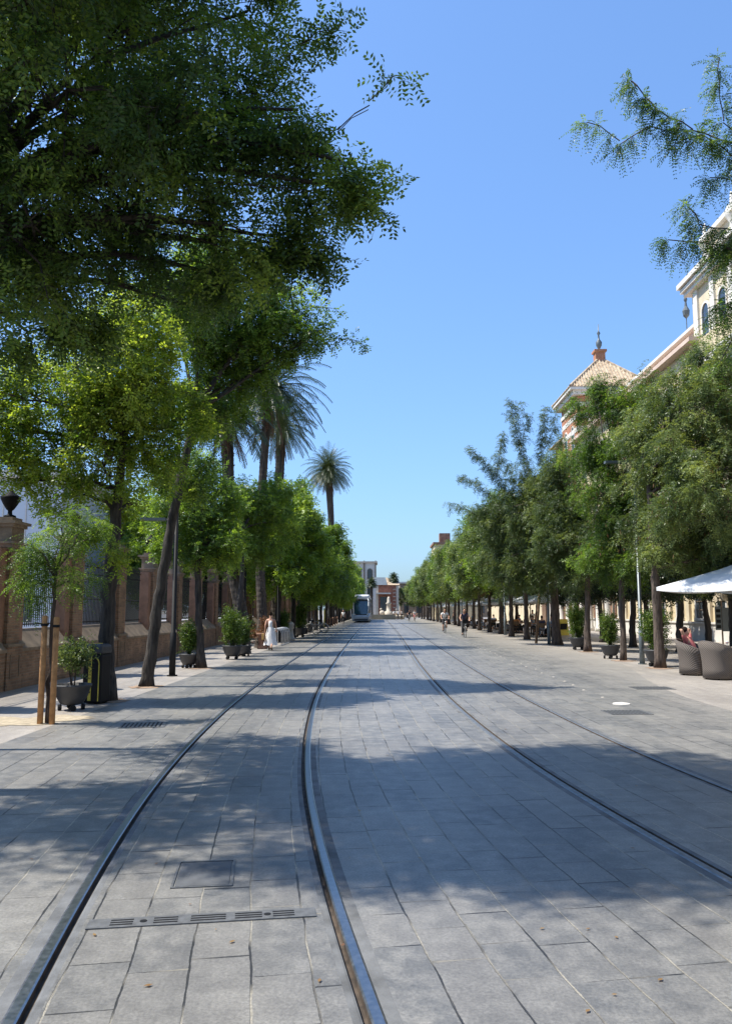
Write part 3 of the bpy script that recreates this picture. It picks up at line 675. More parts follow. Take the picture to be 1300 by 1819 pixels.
# garden trees behind the wall
gg = 'trees in the garden behind the brick wall'
gpos = [(-10.6, 38.5, .72), (-11.5, 42, .95), (-10.6, 49, .9), (-11.5, 57, .98), (-11, 66, .9), (-11.5, 76, 1.0), (-11, 87, .95), (-12, 99, 1.0), (-11, 112, 1.0), (-12, 126, 1.0), (-11, 141, 1.)]
for i, (x, y, s) in enumerate(gpos):
    dup(LG[(i + 1) % 3], (x, y, 0), i * 1.7, s, 'garden tree seen behind the brick wall, %s along the wall' % ordn(i) if i < 13 else 'low garden tree seen through the nearest railing, below the grey building', gg)
# low shrubs inside the railing
# ---- right side
b = (8.6, 12.6, 0)
B_l = loc(b, (1290, 440, 10, .26), (1340, 420, 10, .5), (1480, 300, 11, 1.2), (1480, 620, 11.5, 1.2), (1600, 450, 12, 1.4), (1420, 520, 11, .6), (1290, 545, 10.5, .12)) + [(0, 0, 8.5, 1.8), (1, 1, 7, 1.6)]
make_tree('street_tree', b, [(0, 0, 0, .17), (-.1, 0, 1.8, .15), (-.3, -.1, 3.6, .12), (-.6, -.3, 5.4, .08)], B_l, 'fnear', L_DARK, BARK2, dens=1.3, seed=81,
          label='feathery leaved tree reaching thin branches in from the right edge at the top', group=gR,
          extra=[(pline(b, (1420, 330, 10.3), (1300, 255, 10), (1230, 230, 10), (1170, 200, 10), (1120, 140, 10)), 1.2, 3), (pline(b, (1230, 235, 10), (1150, 225, 10), (1100, 250, 10), (1045, 213, 10)), .8, 2),
                 (pline(b, (1330, 265, 10), (1285, 215, 10), (1272, 105, 10)), .8, 2), (pline(b, (1320, 290, 10), (1250, 240, 10), (1200, 255, 10)), .8, 2), (pline(b, (1400, 420, 10.2), (1300, 320, 10), (1262, 315, 10)), .8, 2),
                 (pline(b, (1420, 480, 10.2), (1310, 410, 10), (1240, 395, 10), (1225, 365, 10)), .9, 3), (pline(b, (1330, 440, 10.1), (1240, 430, 10), (1190, 430, 10)), .8, 3), (pline(b, (1400, 640, 10.2), (1290, 560, 10), (1270, 540, 10)), .6, 1), (pline(b, (1400, 640, 10.2), (1300, 600, 10), (1280, 640, 10)), .6, 1)])
b = (8.31, 24.11, 0)
make_tree('street_tree', b, [(0, 0, 0, .15), (-.02, 0, 1.8, .13), (-.05, 0, 3.5, .11), (-.1, 0, 5.5, .08)],
          loc(b, (1190, 730, 24, 1.0), (1270, 700, 22.5, 1.0), (1225, 800, 23, 1.3), (1290, 830, 22.5, 1.2), (1150, 830, 25, 1.1), (1210, 910, 24, 1.1), (1150, 930, 25, .9), (1270, 940, 24.5, 1.0), (1190, 900, 22, .7), (1250, 860, 21.6, .6), (1290, 930, 22, .6), (1330, 760, 23, 1.3), (1250, 650, 23.5, .8), (1190, 680, 24.5, .8), (1180, 965, 24, .7), (1235, 990, 24.4, .7), (1290, 985, 23.5, .7), (1140, 760, 25, .9), (1295, 640, 22.5, .8)),
          'feath', L_GREY, BARK2, dens=.88, seed=91, label='feathery tree rising behind the third bowl planter, next to the tall lamp post', group=gR, bright=.1, pods=1300)
b = (8.29, 27.55, 0)
make_tree('street_tree', b, [(0, 0, 0, .10), (0, 0, 1.8, .10), (-.02, 0, 3.5, .09), (-.1, 0, 5.0, .06)],
          loc(b, (1090, 720, 28, .75), (1060, 790, 28, .9), (1120, 790, 27, .95), (1075, 870, 28, 1.1), (1040, 715, 29, .6), (1075, 690, 28, .6), (1130, 700, 27.5, .8), (1060, 985, 28, .8), (1110, 985, 27.4, .8), (1140, 880, 27, .9), (1110, 930, 28, 1.0), (1050, 690, 28, .35), (1020, 800, 29, .6)), 'feath', L_MID, BARK2, dens=.88, seed=92, label='slim brown trunked tree between two bowl planters on the right', group=gR, bright=-.1, pods=1600)
b = (8.58, 33.44, 0)
make_tree('street_tree', b, [(0, 0, 0, .14), (.05, 0, 1.8, .12), (.12, 0, 3.5, .10), (.1, 0, 5.0, .06)],
          loc(b, (1030, 900, 34, 1.3), (1060, 960, 33, 1.1), (1000, 960, 34, 1.2), (1010, 850, 34, .9), (1090, 1000, 34, .7), (1030, 1015, 34, .9), (990, 830, 34.5, .8), (985, 900, 34, .9)), 'feath', L_GREY, BARK2, dens=.88, seed=93, label='feathery tree with a pale leaning trunk behind the round green planter', group=gR, bright=.05)
b = (8.75, 39.84, 0)
make_tree('street_tree', b, [(0, 0, 0, .24), (-.05, 0, 1.8, .19), (-.1, 0, 3.2, .17), (-.6, 0, 4.8, .13), (-1.0, 0, 6.6, .08)],
          loc(b, (930, 900, 39, 1.4), (880, 930, 40, 1.1), (980, 900, 38, 1.2), (950, 980, 39, 1.5), (880, 985, 41, 1.0), (930, 850, 39, .9), (975, 850, 38, .8), (1000, 990, 38, 1.1), (850, 910, 41, .6), (960, 1020, 39, 1.0), (905, 1020, 40, .9), (1010, 930, 37, 1.2)),
          'feath', L_GREY, BARK2, dens=.88, seed=94, bright=.05, label='tallest airy tree of the right row, thin shoots standing above its crown', group=gR,
          extra=[(pline(b, (960, 900, 39), (930, 810, 39), (915, 760, 39), (905, 718, 39)), 1, 3), (pline(b, (925, 800, 39), (935, 740, 39), (925, 720, 39)), .8, 2), (pline(b, (970, 870, 39), (960, 800, 39), (968, 730, 39)), 1, 3), (pline(b, (965, 800, 39), (985, 760, 39), (985, 735, 39)), 1, 2),
                 (pline(b, (910, 890, 39), (870, 830, 39), (838, 800, 39)), 1, 3), (pline(b, (880, 850, 39), (888, 800, 39), (892, 775, 39)), 1, 3), (pline(b, (890, 900, 40), (850, 860, 40), (822, 848, 40)), 1, 3), (pline(b, (880, 940, 40), (830, 905, 40), (802, 897, 40)), 1, 2), (pline(b, (990, 880, 38), (1000, 810, 38), (995, 780, 38)), 1, 3)])
RG = []
for v in range(3):
    rd_ = random.Random(v + 25)
    RG.append(make_tree('street_tree', (0, 0, 0), [(0, 0, 0, .15), (.05, 0, 1.5, .13), (-.05, 0, 3.0, .11), (0, .05, 5.0, .06)], gen_lobes(rd_, 3.1, 3.7, 7.5, 15), 'ffar', L_GREY if v != 1 else L_MID, BARK2, dens=.62, seed=170 + v, twigs=False, label='x', group=gR, bright=.02))
Yr = [47.4, 53, 58.6, 63.1, 69, 75, 81, 87, 93, 99, 105, 112, 119, 126, 133, 140, 147, 154, 161]
for i, Y in enumerate(Yr):
    o = RG[i] if i < 3 else dup(RG[i % 3], (0, 0, 0))
    o.location = (8.75 + random.uniform(-.15, .15), Y, 0); o.rotation_euler = (0, 0, random.uniform(0, 6.28)); s = random.uniform(.93, 1.1); o.scale = (s, s, s * random.uniform(.95, 1.08))
    o['label'] = 'street tree in the receding right row, %s beyond the tall airy tree' % ordn(i)
for i, (x, y, s) in enumerate([(6.6, 184, .9), (9.5, 188, 1), (13, 192, 1.05), (-9.5, 176, 1), (17, 186, 1.05), (22, 190, 1.1)]):
    dup(RG[i % 3], (x, y, 0), i, s, 'tree at the edge of the far square, %s counted from the brick building' % ordn(i), 'trees round the far square')
for i, (x, y) in enumerate([(8.6, 3.5), (8.6, -4), (-6.2, -3.5), (-6.2, -11), (8.6, -12)]):  # unseen trees, added to hold back skylight and deepen the foreground shade
    dup((RG + LG)[i], (x, y, 0), i, 1.25, 'unseen street tree added beside and behind the camera to block skylight, %s of them' % ordn(i), 'unseen trees added around the camera')
rd_ = random.Random(99)
cit = make_tree('orange_tree', (11.88, 38.0, 0), [(0, 0, 0, .17), (0, 0, 1.1, .15), (.1, 0, 1.9, .12), (.1, 0, 2.6, .08)], [(x * 1.25, y * 1.25, z, .95) for x, y, z in ((0, 0, 3.1), (1, 0, 3.0), (-1, .1, 3.0), (.2, 1, 3.1), (-.2, -1, 3.1), (.6, .6, 3.9), (-.6, .5, 3.9), (.5, -.6, 3.9), (-.5, -.6, 3.8), (0, 0, 4.4))],
                'citrus', L_DEEP, dens=1.15, seed=300, twigs=False, label='dark round orange tree with forked trunk in the middle of the right pavement', group='dark orange trees of the second row')
for i, (x, y, s) in enumerate([(12.3, 33.2, 1), (12.4, 28.4, 1.05), (12.0, 43.5, 1), (12.2, 49.5, .95), (12, 56, 1), (12.3, 63, 1), (12, 70, 1), (12.2, 78, 1), (12, 87, 1), (12.3, 97, 1.), (12.0, 23.5, 1.05), (15.2, 31, 1.05), (15.4, 38, 1), (15.2, 46, 1.05)]):
    nm = ['orange tree with a thin leaning trunk, behind the seated man', 'orange tree hanging over the white parasol', *['orange tree of the second row, %s beyond the forked one' % ordn(k) for k in range(8)], 'orange tree with its trunk at the right edge beyond the wicker chairs', 'orange tree in front of the yellow facade windows', 'orange tree by the pale columned shopfront', 'orange tree before the brick part of the facade'][i]
    dup(cit, (x, y, 0), i * 1.3, s, nm)

# ---- palms
def frond(rnd, L, el, az, w=.34, nl=34, sag=.9):
    q = []; p = np.zeros(3); d = np.array([math.cos(el) * math.cos(az), math.cos(el) * math.sin(az), math.sin(el)])
    P = [p]; steps = nl
    for i in range(steps):
        d = nrm(d + np.array([0, 0, -sag / steps * (1 + .8 * i / steps)])); P.append(P[-1] + d * L / steps)
    P = np.array(P); T = nrm(P[1:] - P[:-1]); side = nrm(np.cross(T, np.array([0, 0, 1.]) + 1e-3)); f = np.linspace(0.05, 1, steps)
    for sg in (-1, 1):
        l = w * np.sin(np.pi * np.clip(f * .86 + .1, 0, 1)) ** .6 * rnd.uniform(.85, 1.1, steps)
        ax = nrm(side * sg * .8 + T * .65 + np.array([0, 0, -.28]) + rnd.normal(size=(steps, 3)) * .07); o = P[:-1]; wd = T * .022
        q.append(np.stack([o - wd, o + wd, o + ax * l[:, None] + wd * .3, o + ax * l[:, None] - wd * .3], 1))
    nn = np.full(steps, .018); q.append(prisms(P[:-1], P[1:], nn, nn * .8, 3)); return np.concatenate(q)
def palm(name, base, trunk, label, Lf=2.6, nf=64, seed=0, group=None, w=.36, dead=12):
    rnd = np.random.default_rng(seed); root = empty(name, base, 0, label, 'palm tree', group)
    tp = []; tr_ = []
    for i in range(len(trunk) - 1):
        a, b2 = np.array(trunk[i], float), np.array(trunk[i + 1], float)
        n = max(2, int((b2[2] - a[2]) / .12))
        for q in range(n):
            v = a * (1 - q / n) + b2 * (q / n); tp.append(v[:3]); tr_.append(v[3] * (1.0 if q % 2 else 1.045))
    tp.append(trunk[-1][:3]); tr_.append(trunk[-1][3]); m = MB().tube(tp, tr_, 12)
    top = np.array(trunk[-1][:3])
    # cut leaf bases
    for i in range(240):
        k = int(rnd.integers(0, len(tp))); a = rnd.uniform(0, 6.28); p = np.array(tp[k]); r = tr_[k]; dd = np.array([math.cos(a), math.sin(a), .0])
        m.tube([p + dd * r * .8, p + dd * (r + .035) + np.array([0, 0, .07])], [.035, .018], 4)
    m.build('trunk', PBARK, root)
    Q = []; T = []
    for i in range(nf):
        el = R(85) - R(118) * (i / nf) ** .9; az = i * 2.399; q = frond(rnd, Lf * rnd.uniform(.85, 1.1), el, az, w, 34, 1.25 if el > 0 else .8) + top; Q.append(q); T.append(np.full(len(q), np.clip(.45 + rnd.normal() * .15, 0, 1)))
    quads('crown', np.concatenate(Q), L_PALM, root, np.concatenate(T))
    if dead:
        Q = [frond(rnd, Lf * rnd.uniform(.5, .85), R(rnd.uniform(-80, -55)), i * 2.4, w * .5, 20, .5) + top - np.array([0, 0, .15]) for i in range(dead)]; Q = np.concatenate(Q); quads('dead_fronds', Q, L_DRY, root, rnd.uniform(.1, .5, len(Q)))
    return root
gPalm = 'tall date palms'
pT = at(478, 695, 37.0); b = np.array([-5.35, 37.0, 0])
palm('date_palm', b, [(0, 0, 0, .34), (.02, 0, 1.2, .23), (-.15, 0, 4, .20), (-.1, 0, 7.2, .19), (pT[0] - b[0] - .15, 0, 9.5, .19), (pT[0] - b[0], 0, pT[2], .22)], 'tall date palm behind the walking woman, big crown above the left trees', 3.3, 110, 1, gPalm, .46, 20)
pT = at(400, 735, 31.5); b = np.array([-5.3, 31.8, 0])
palm('date_palm', b, [(.0, 0, 0, .30), (-.1, 0, 1.5, .25), (-.55, 0, 3.6, .24), (-.7, 0, 6, .22), (pT[0] - b[0], 0, pT[2], .26)], 'date palm with a leaning trunk behind the third bowl planter on the left', 2.5, 70, 2, gPalm, .4, 14)
pT = at(500, 760, 48); b = np.array([pT[0] - .2, 48, 0])
palm('date_palm', b, [(0, 0, 0, .3), (0, 0, 5, .26), (.2, 0, pT[2], .28)], 'date palm half hidden between two taller palms on the left', 2.7, 70, 3, gPalm, .4, 14)
pT = at(583, 838, 105); b = np.array([pT[0] + .5, 105, 0])
palm('date_palm', b, [(0, 0, 0, .5), (.1, 0, 8, .42), (-.1, 0, 14, .40), (-.5, 0, pT[2], .5)], 'lone tall palm standing clear against the sky above the left trees', 3.9, 150, 4, gPalm, .75, 30)
pT = at(600, 940, 150); b = np.array([pT[0], 150, 0])
palm('fan_palm', b, [(0, 0, 0, .3), (0, 0, 8, .22), (0, 0, pT[2], .22)], 'small thin palm just right of the lone tall palm', 1.25, 60, 5, None, .5, 16)
for (x, y, Y, lb) in ((699, 1027, 178, 'short palm in front of the far brick building, to its right'), (660, 1036, 172, 'far palm in front of the brick and white buildings, left of the square')):
    pT = at(x, y, Y); palm('fan_palm', (pT[0], Y, 0), [(0, 0, 0, .3), (0, 0, 4, .25), (0, 0, pT[2], .3)], lb, 1.5, 60, int(x), None, .5, 14)

# ================================================================== BUILDINGS
def window(parent, x, y, z, w_, h_, nx=-1, arch=False, bars=True, fm=M_TRIM):
    """opening in a wall facing -X (nx=-1) : frame proud of the wall, pane set inside it"""
    f = MB(); d = .07
    f.box(-d, .0, -w_ / 2 - .12, -w_ / 2, 0, h_).box(-d, .0, w_ / 2, w_ / 2 + .12, 0, h_).box(-d - .05, 0, -w_ / 2 - .18, w_ / 2 + .18, -.14, 0)
    if arch:
        n = 8; r0, r1 = w_ / 2, w_ / 2 + .12
        for i in range(n):
            a0, a1 = math.pi * i / n, math.pi * (i + 1) / n
            v = []
            for xx in (-d, 0):
                for (r, a) in ((r0, a0), (r1, a0), (r1, a1), (r0, a1)): v.append((xx, r * math.cos(a), h_ + r * math.sin(a)))
            f.add(v, [(0, 1, 2, 3), (7, 6, 5, 4), (0, 4, 5, 1), (1, 5, 6, 2), (2, 6, 7, 3), (3, 7, 4, 0)])
    else: f.box(-d - .03, 0, -w_ / 2 - .16, w_ / 2 + .16, h_, h_ + .16)
    fo = f.build('window', fm, parent); fo.location = (x, y, z)
    p = MB(); p.add([(-.012, -w_ / 2, 0), (-.012, w_ / 2, 0), (-.012, w_ / 2, h_), (-.012, -w_ / 2, h_)], [(0, 3, 2, 1)])
    if arch: p.add([(-.012, 0, h_)] + [(-.012, w_ / 2 * math.cos(math.pi * i / 8), h_ + w_ / 2 * math.sin(math.pi * i / 8)) for i in range(9)], [(0, i + 2, i + 1) for i in range(8)])
    p.build('pane', M_GLASSD, fo)
    if bars:
        b_ = MB(); b_.box(-.05, -.03, -.02, .02, 0, h_)
        for q in range(1, 4): b_.box(-.05, -.03, -w_ / 2, -.02, h_ * q / 4 - .015, h_ * q / 4 + .015).box(-.05, -.03, .02, w_ / 2, h_ * q / 4 - .015, h_ * q / 4 + .015)
        b_.build('glazing_bars', M_WOODD, fo)
    return fo
def dupwin(w0, loc):
    c = copy_tree(w0, w0.parent); c.location = loc; return c
FX = 18.3
bA = empty('apartment_building', (FX, 8, 0), 0, 'long cream building with barred windows and flat cornices behind the right hand trees', 'building')
MB().box(0, 14, 0, 65.3, 0, 17.0).build('wall', M_CREAM, bA)
MB().box(1.6, 13, 36.5, 65.3, 17.0, 19.2).build('upper_storey', M_PINK, bA)
m = MB(); m.box(-.55, 13.9, 36.4, 65.25, 17.002, 17.25); m.build('cornice', M_PINK, bA)
m = MB(); m.box(1.3, 12.8, 36.4, 65.28, 19.202, 19.4).box(1.65, 1.75, 36.5, 65.2, 19.4, 19.7); m.build('parapet', M_TRIM, bA)
m = MB(); m.box(4.0, 5.2, 48, 49.2, 19.46, 21.2).box(3.9, 5.3, 47.9, 49.3, 21.2, 21.4); m.build('chimney', M_CREAM2, bA)
m = MB(); m.box(-.12, .0, .02, 65.2, 0, .95).box(-.2, .0, .02, 65.2, .95, 1.05).box(-.15, 0, .02, 65.2, 4.2, 4.5); m.build('base_band', M_TRIM, bA)
pl0 = MB().box(-.16, .0, -.22, .22, 1.051, 4.199).build('pilaster', M_CREAM2, bA)
for i in range(22):
    o = pl0 if i == 0 else pl0.copy()
    if i: C.objects.link(o)
    o.location = (0, .6 + i * 3.0, 0)
m = MB(); m.box(-.135, -.121, 30.0, 31.8, .05, 1.35).box(-.135, -.121, 12, 13.8, .05, 1.35); m.build('brick_panel', M_BRICK2, bA)
w0 = window(bA, 0, 2.1, 1.25, 1.0, 1.9); w1 = window(bA, 0, 2.1, 6.0, 1.1, 2.2, fm=M_TRIM)
for i in range(21):
    if i: dupwin(w0, (0, 2.1 + i * 3.0, 1.25)); dupwin(w1, (0, 2.1 + i * 3.0, 6.0))
    if i < 21: dupwin(w1, (0, 2.1 + i * 3.0, 9.6)); dupwin(w1, (0, 2.1 + i * 3.0, 13.2))
# cream tower
tw = empty('corner_tower', (FX + .5, 38.1, 0), 0, 'ornate cream tower with arched openings, cornices and pinnacle at the right edge', 'tower')
MB().box(0, 6, 0, 8.7, 0, 15.3).box(.15, 5.8, .2, 8.5, 15.9, 20.6).box(.9, 5.2, 1, 7.6, 21.5, 23.6).build('wall', M_CREAM2, tw)
m = MB()
for z, k in ((15.3, .25), (15.5, .4), (15.72, .55), (20.6, .2), (20.85, .35), (21.15, .5)): m.box(-k, 6 + k, -k, 8.7 + k, z, z + (.2 if z < 20 else .25 if z < 21.1 else .3))
m.box(.6, 5.5, .7, 7.9, 23.6, 23.9); m.build('cornice', M_TRIM, tw)
for y in (.9, 3.2, 5.5, 7.8): MB().box(.02, .15, y - .28, y + .28, 15.9, 20.6).build('pilaster', M_TRIM, tw)
for x in (.9, 5.0): MB().box(x - .3, x + .3, .07, .2, 15.9, 20.6).build('pilaster', M_TRIM, tw)
for y in (2.05, 4.35, 6.65): window(tw, .15, y, 16.5, .9, 2.4, arch=True, bars=False)
for y in (2.05, 4.35, 6.65): window(tw, 0, y, 11.0, 1.0, 2.3, bars=True)
pin = [(.34, 0), (.34, .3), (.2, .4), (.16, .9), (.34, 1.25), (.42, 1.5), (.3, 1.8), (.12, 2.0), (.1, 2.3), (.05, 2.7)]
for (x, y) in ((.9, .9), (.9, 4.3), (.9, 8.0)): MB().box(x - .4, x + .4, y - .4, y + .4, 21.45, 22.2).lathe(pin, (x, y, 22.2), 10).build('pinnacle', M_TRIM, tw, True)
m = MB().lathe([(.03, 0), (.03, .8), (.2, 1.0), (.24, 1.3), (.1, 1.6), (.06, 1.9), (.12, 2.05), (.02, 2.6)], (0, 0, 0), 8)
fi = m.build('roof_finial', M_POLE, bA); fi.location = (1.4, 41.5, 19.41)
# brick tower with tiled pyramid roof
bt = empty('brick_tower', (FX + .45, 73.9, 0), 0, 'red brick tower with a tiled pyramid roof and metal finial above the right trees', 'tower')
bt.scale = (.93, .93, 1.06)
MB().box(0, 6.8, 0, 6.8, 0, 20.6).build('wall', M_BRICK2, bt)
m = MB()
for z in (17.4, 18.6): m.box(-.03, 6.83, -.03, 6.83, z, z + .45)
m.box(-.1, 6.9, -.1, 6.9, 19.6, 20.0).box(-.5, 7.3, -.5, 7.3, 20.602, 21.0).box(-.8, 7.6, -.8, 7.6, 21.0, 21.25); m.build('stone_band', M_TRIM, bt)
for y in (1.9, 4.9): window(bt, 0, y, 15.0, 1.0, 2.6, arch=True, bars=False)
def pyramid_tiles(mb, x0, x1, y0, y1, z0, z1):
    cx, cy = (x0 + x1) / 2, (y0 + y1) / 2; ap = np.array([cx, cy, z1])
    cs = [np.array(c, float) for c in ((x0, y0, z0), (x1, y0, z0), (x1, y1, z0), (x0, y1, z0))]
    mb.add([*cs, ap], [(0, 1, 4), (1, 2, 4), (2, 3, 4), (3, 0, 4)])
    for k in range(4):
        A, B = cs[k], cs[(k + 1) % 4]; n = 26
        for i in range(n):
            f = (i + .5) / n; P = A * (1 - f) + B * f; h = 1 - abs(2 * f - 1)   # tile course ends at the hip
            top = P + (ap - (A + B) / 2) * h; e_ = nrm((B - A)[None])[0]; up_ = nrm(np.cross(B - A, ap - A)[None])[0]; up_ = up_ if up_[2] > 0 else -up_
            mb.tube([P + up_ * .02, top + up_ * .02], .085, 6)
    for c in cs: mb.tube([c + np.array([0, 0, .05]), ap + np.array([0, 0, .05])], .13, 6)
m = MB(); pyramid_tiles(m, -.85, 7.65, -.85, 7.65, 21.26, 25.0); m.build('roof', M_TILE, bt)
m = MB().box(2.9, 3.9, 2.9, 3.9, 24.4, 25.5).box(2.75, 4.05, 2.75, 4.05, 25.5, 25.7); m.build('lantern_base', M_BRICK2, bt)
m = MB().lathe([(.12, 0), (.12, .2), (.3, .5), (.34, .8), (.12, 1.1), (.08, 1.5), (.2, 1.7), (.06, 1.9), (.03, 2.6)], (3.4, 3.4, 25.7), 10); m.build('finial', M_POLE, bt, True)
# lower tiled wing beyond the tower
wg = empty('brick_wing', (FX + 2, 80.3, 0), 0, 'brick wing with a low tiled roof and white columned shopfront next to the brick tower', 'building')
MB().box(0, 12, 0, 10, 0, 20).build('wall', M_BRICK2, wg)
m = MB(); pyramid_tiles(m, -.6, 12.6, -.6, 10.6, 20.01, 23.0); m.build('roof', M_TILE, wg)
bC = empty('apartment_building', (FX, 90.5, 0), 0, 'pale building with a flat parapet peeking above the middle of the right tree row', 'building')
MB().box(0, 12, 0, 45, 0, 14.6).build('wall', M_CREAM2, bC); m = MB().box(-.4, 12.3, -.3, 45.3, 14.602, 14.95).box(-.1, 12.1, -.05, 45.1, 14.95, 15.5); m.build('parapet', M_TRIM, bC)
w2 = window(bC, 0, 2, 5.5, 1.1, 2.0)
for i in range(14):
    for z in (5.5, 9, 12):
        if i or z != 5.5: dupwin(w2, (0, 2 + i * 3.1, z))
bD = empty('apartment_building', (10.6, 150, 0), 0, 'small cream turret with terracotta top at the far end of the right tree row', 'building')
MB().box(0, 8, 0, 9, 0, 14.0).build('wall', M_CREAM, bD); m = MB().box(-.3, 8.3, -.3, 9.3, 14.002, 14.4).box(1, 3, 1, 3, 14.4, 16.2); m.build('parapet', M_TERRA, bD)
# street level shopfronts between the building and the trees
sh = empty('shopfront', (17.7, 62.5, 0), 0, 'shopfront with white columns and dark openings below the brick tower', 'shopfront')
m = MB()
for i in range(9): m.lathe([(.32, 0), (.32, .3), (.24, .4), (.22, 3.2), (.33, 3.4), (.33, 3.6)], (0, i * 2.6, 0), 12)
m.build('column', M_TRIM, sh, True); MB().box(-.35, .5, -.4, 21.2, 3.602, 4.4).build('lintel', M_CREAM2, sh); MB().box(.5, .58, -.4, 21.2, 0, 3.6).build('shop_wall', M_TERRA, sh)
# grey building in the garden
gb = empty('garden_building', (-13.6, 34, 0), 0, 'pale grey building with vertical panels seen above the garden wall on the left', 'building')
MB().box(-16, 0, 0, 12, 0, 7.4).build('wall', M_LGREY, gb)
m = MB()
for i in range(16): m.box(-15.6 + i, -15.56 + i, -.03, 0, 0, 7.3)
m.build('panel_joint', M_TRIM, gb); MB().box(-16.3, .3, -.3, 12.3, 7.402, 7.7).build('roof_slab', M_TRIM, gb)
for i in range(5): MB().box(-14.5 + i * 3, -13.1 + i * 3, -.05, -.001, 1.2, 3.2).build('window', M_GLASSD, gb)
# far end of the street
fb = empty('far_building', (-9.0, 190, 0), 0, 'white building with arched top windows and flat roof at the far end of the street', 'building')
MB().box(0, 8.5, 0, 10, 0, 12.9).build('wall', M_TRIM, fb)
for x in (0, 2.9, 5.5, 8.2): MB().box(x, x + .3, -.3, 0, 7, 13.4).build('pilaster', M_CORN, fb)
MB().box(-.3, 8.8, -.4, 10.3, 12.902, 13.25).build('cornice', M_STONE, fb)
for x in (1.6, 4.4, 7.0):
    o = window(fb, x, 0, 9.2, 1.1, 1.7, arch=True, bars=False, fm=M_CORN); o.rotation_euler = (0, 0, R(90))
    o = window(fb, x, 0, 5.2, 1.1, 1.9, bars=False, fm=M_CORN); o.rotation_euler = (0, 0, R(90))
hb = empty('brick_building', (-.5, 176, 0), 0, 'dark red brick building with a tall round doorway closing the end of the street', 'building')
MB().box(0, 4.9, 0, 8, 0, 7.2).build('wall', M_BRICK3, hb)
m = MB().add([(-.3, -.3, 7.2), (2.4, -.3, 7.2), (2.0, 3, 9.0), (-.3, 3, 9.0), (-.3, 8, 7.2), (2.4, 8, 7.2)], [(0, 1, 2, 3), (3, 2, 5, 4), (1, 5, 2), (0, 3, 4)]); m.build('grey_roof', M_POLE, hb)
m = MB().add([(2.5, -.3, 7.2), (5.1, -.3, 7.2), (5.1, 3, 8.2), (2.1, 3, 9.0), (5.1, 8, 7.2), (2.5, 8, 7.2)], [(0, 1, 2, 3), (3, 2, 4, 5), (1, 4, 2), (0, 3, 5)]); m.build('roof', M_TILE, hb)
m = MB().box(-.02, .5, -.06, 0, 0, 7.1).box(4.4, 4.92, -.06, 0, 0, 7.1)
for i in range(8): m.box(3.7, 4.3, -.05, 0, .6 + i * .8, .75 + i * .8)
m.build('stone_band', M_STONE, hb); MB().box(.9, 2.9, -.07, 0, 0, 4.6).build('doorway', M_GLASSD, hb)
m = MB().box(-.1, 3.2, -1.2, -.08, 5.2, 5.5); m.build('canopy', M_TRIM, hb)
fr = empty('far_building', (5.5, 205, 0), 0, 'low ochre building behind the trees of the far square, right of the brick building', 'building')
MB().box(0, 45, 0, 10, 0, 8.5).build('wall', M_CORN, fr); MB().box(-.3, 45.3, -.4, 10.3, 8.502, 8.9).build('cornice', M_TRIM, fr)
for i in range(14): MB().box(1 + i * 3.2, 2.2 + i * 3.2, -.06, -.001, 1.0, 3.2).build('window', M_GLASSD, fr); MB().box(1 + i * 3.2, 2.2 + i * 3.2, -.06, -.001, 5.0, 7.0).build('window', M_GLASSD, fr)
mo = empty('fountain', (2.0, 156, 0), 0, 'pale stone fountain with figures in the middle of the far square', 'fountain')
MB().lathe([(3.0, 0), (3.0, .6), (2.7, .7), (2.6, .35)], (0, 0, 0), 20).build('basin', M_STONE, mo)
m = MB().lathe([(.9, .3), (.8, 1.4), (.45, 1.6), (.4, 2.8), (.6, 3.0), (.3, 3.3), (.28, 4.0), (.14, 4.3)], (0, 0, 0), 12).ball((-1.3, 0, 1.2), .5, 6).ball((-1.5, 0, 1.9), .22, 6).ball((1.3, 0, 1.1), .5, 6).ball((1.4, 0, 1.8), .22, 6); m.build('column', M_STONE, mo, True)
lw = MB().box(-3.6, 3.0, 0, .6, 0, .9); tag(lw.build('low_wall', M_SAND, None, False, (0.2, 150, 0)), 'low sunlit ochre wall in front of the fountain at the far square', 'low wall')

# ================================================================== STREET FURNITURE
def lamp_post(dark):
    r = empty('lamp_post', (0, 0, 0)); m = MB(); m.tube([(0, 0, 0), (0, 0, 1.1), (0, 0, 1.12), (0, 0, 6.6)], [.085, .085, .062, .05], 10)
    m.build('pole', dark, r, True)
    m = MB(); m.tube([(0, 0, 6.45), (.25, 0, 6.5)], .025, 6).box(.2, .95, -.11, .11, 6.46, 6.54); m.build('lamp_head', M_POLE, r)
    m = MB(); m.tube([(0, 0, 4.05), (-.3, 0, 4.1)], .022, 6).box(-.95, -.28, -.10, .10, 4.07, 4.14); m.build('lamp_head', M_POLE, r)
    MB().tube([(0, 0, 0), (0, 0, .03)], .14, 10).build('base', dark, r); return r
lpD = lamp_post(M_BLACK); lpG = lamp_post(M_POLE)
gl_ = 'lamp posts along the street'
LP = [(lpD, -5.36, 21.06, 0, 'black lamp post between the leaning tree and the second planter'), (None, -5.40, 10.0, 0, 'lamp post just outside the left edge throwing a thin shadow across the street'),
      (None, -5.39, 32.35, 0, 'lamp post beside the third bowl planter on the left')]
for i in range(10): LP.append((None, -5.45, 43.6 + i * 11.2, 0, 'lamp post in the left row, %s beyond the walking woman' % ordn(i)))
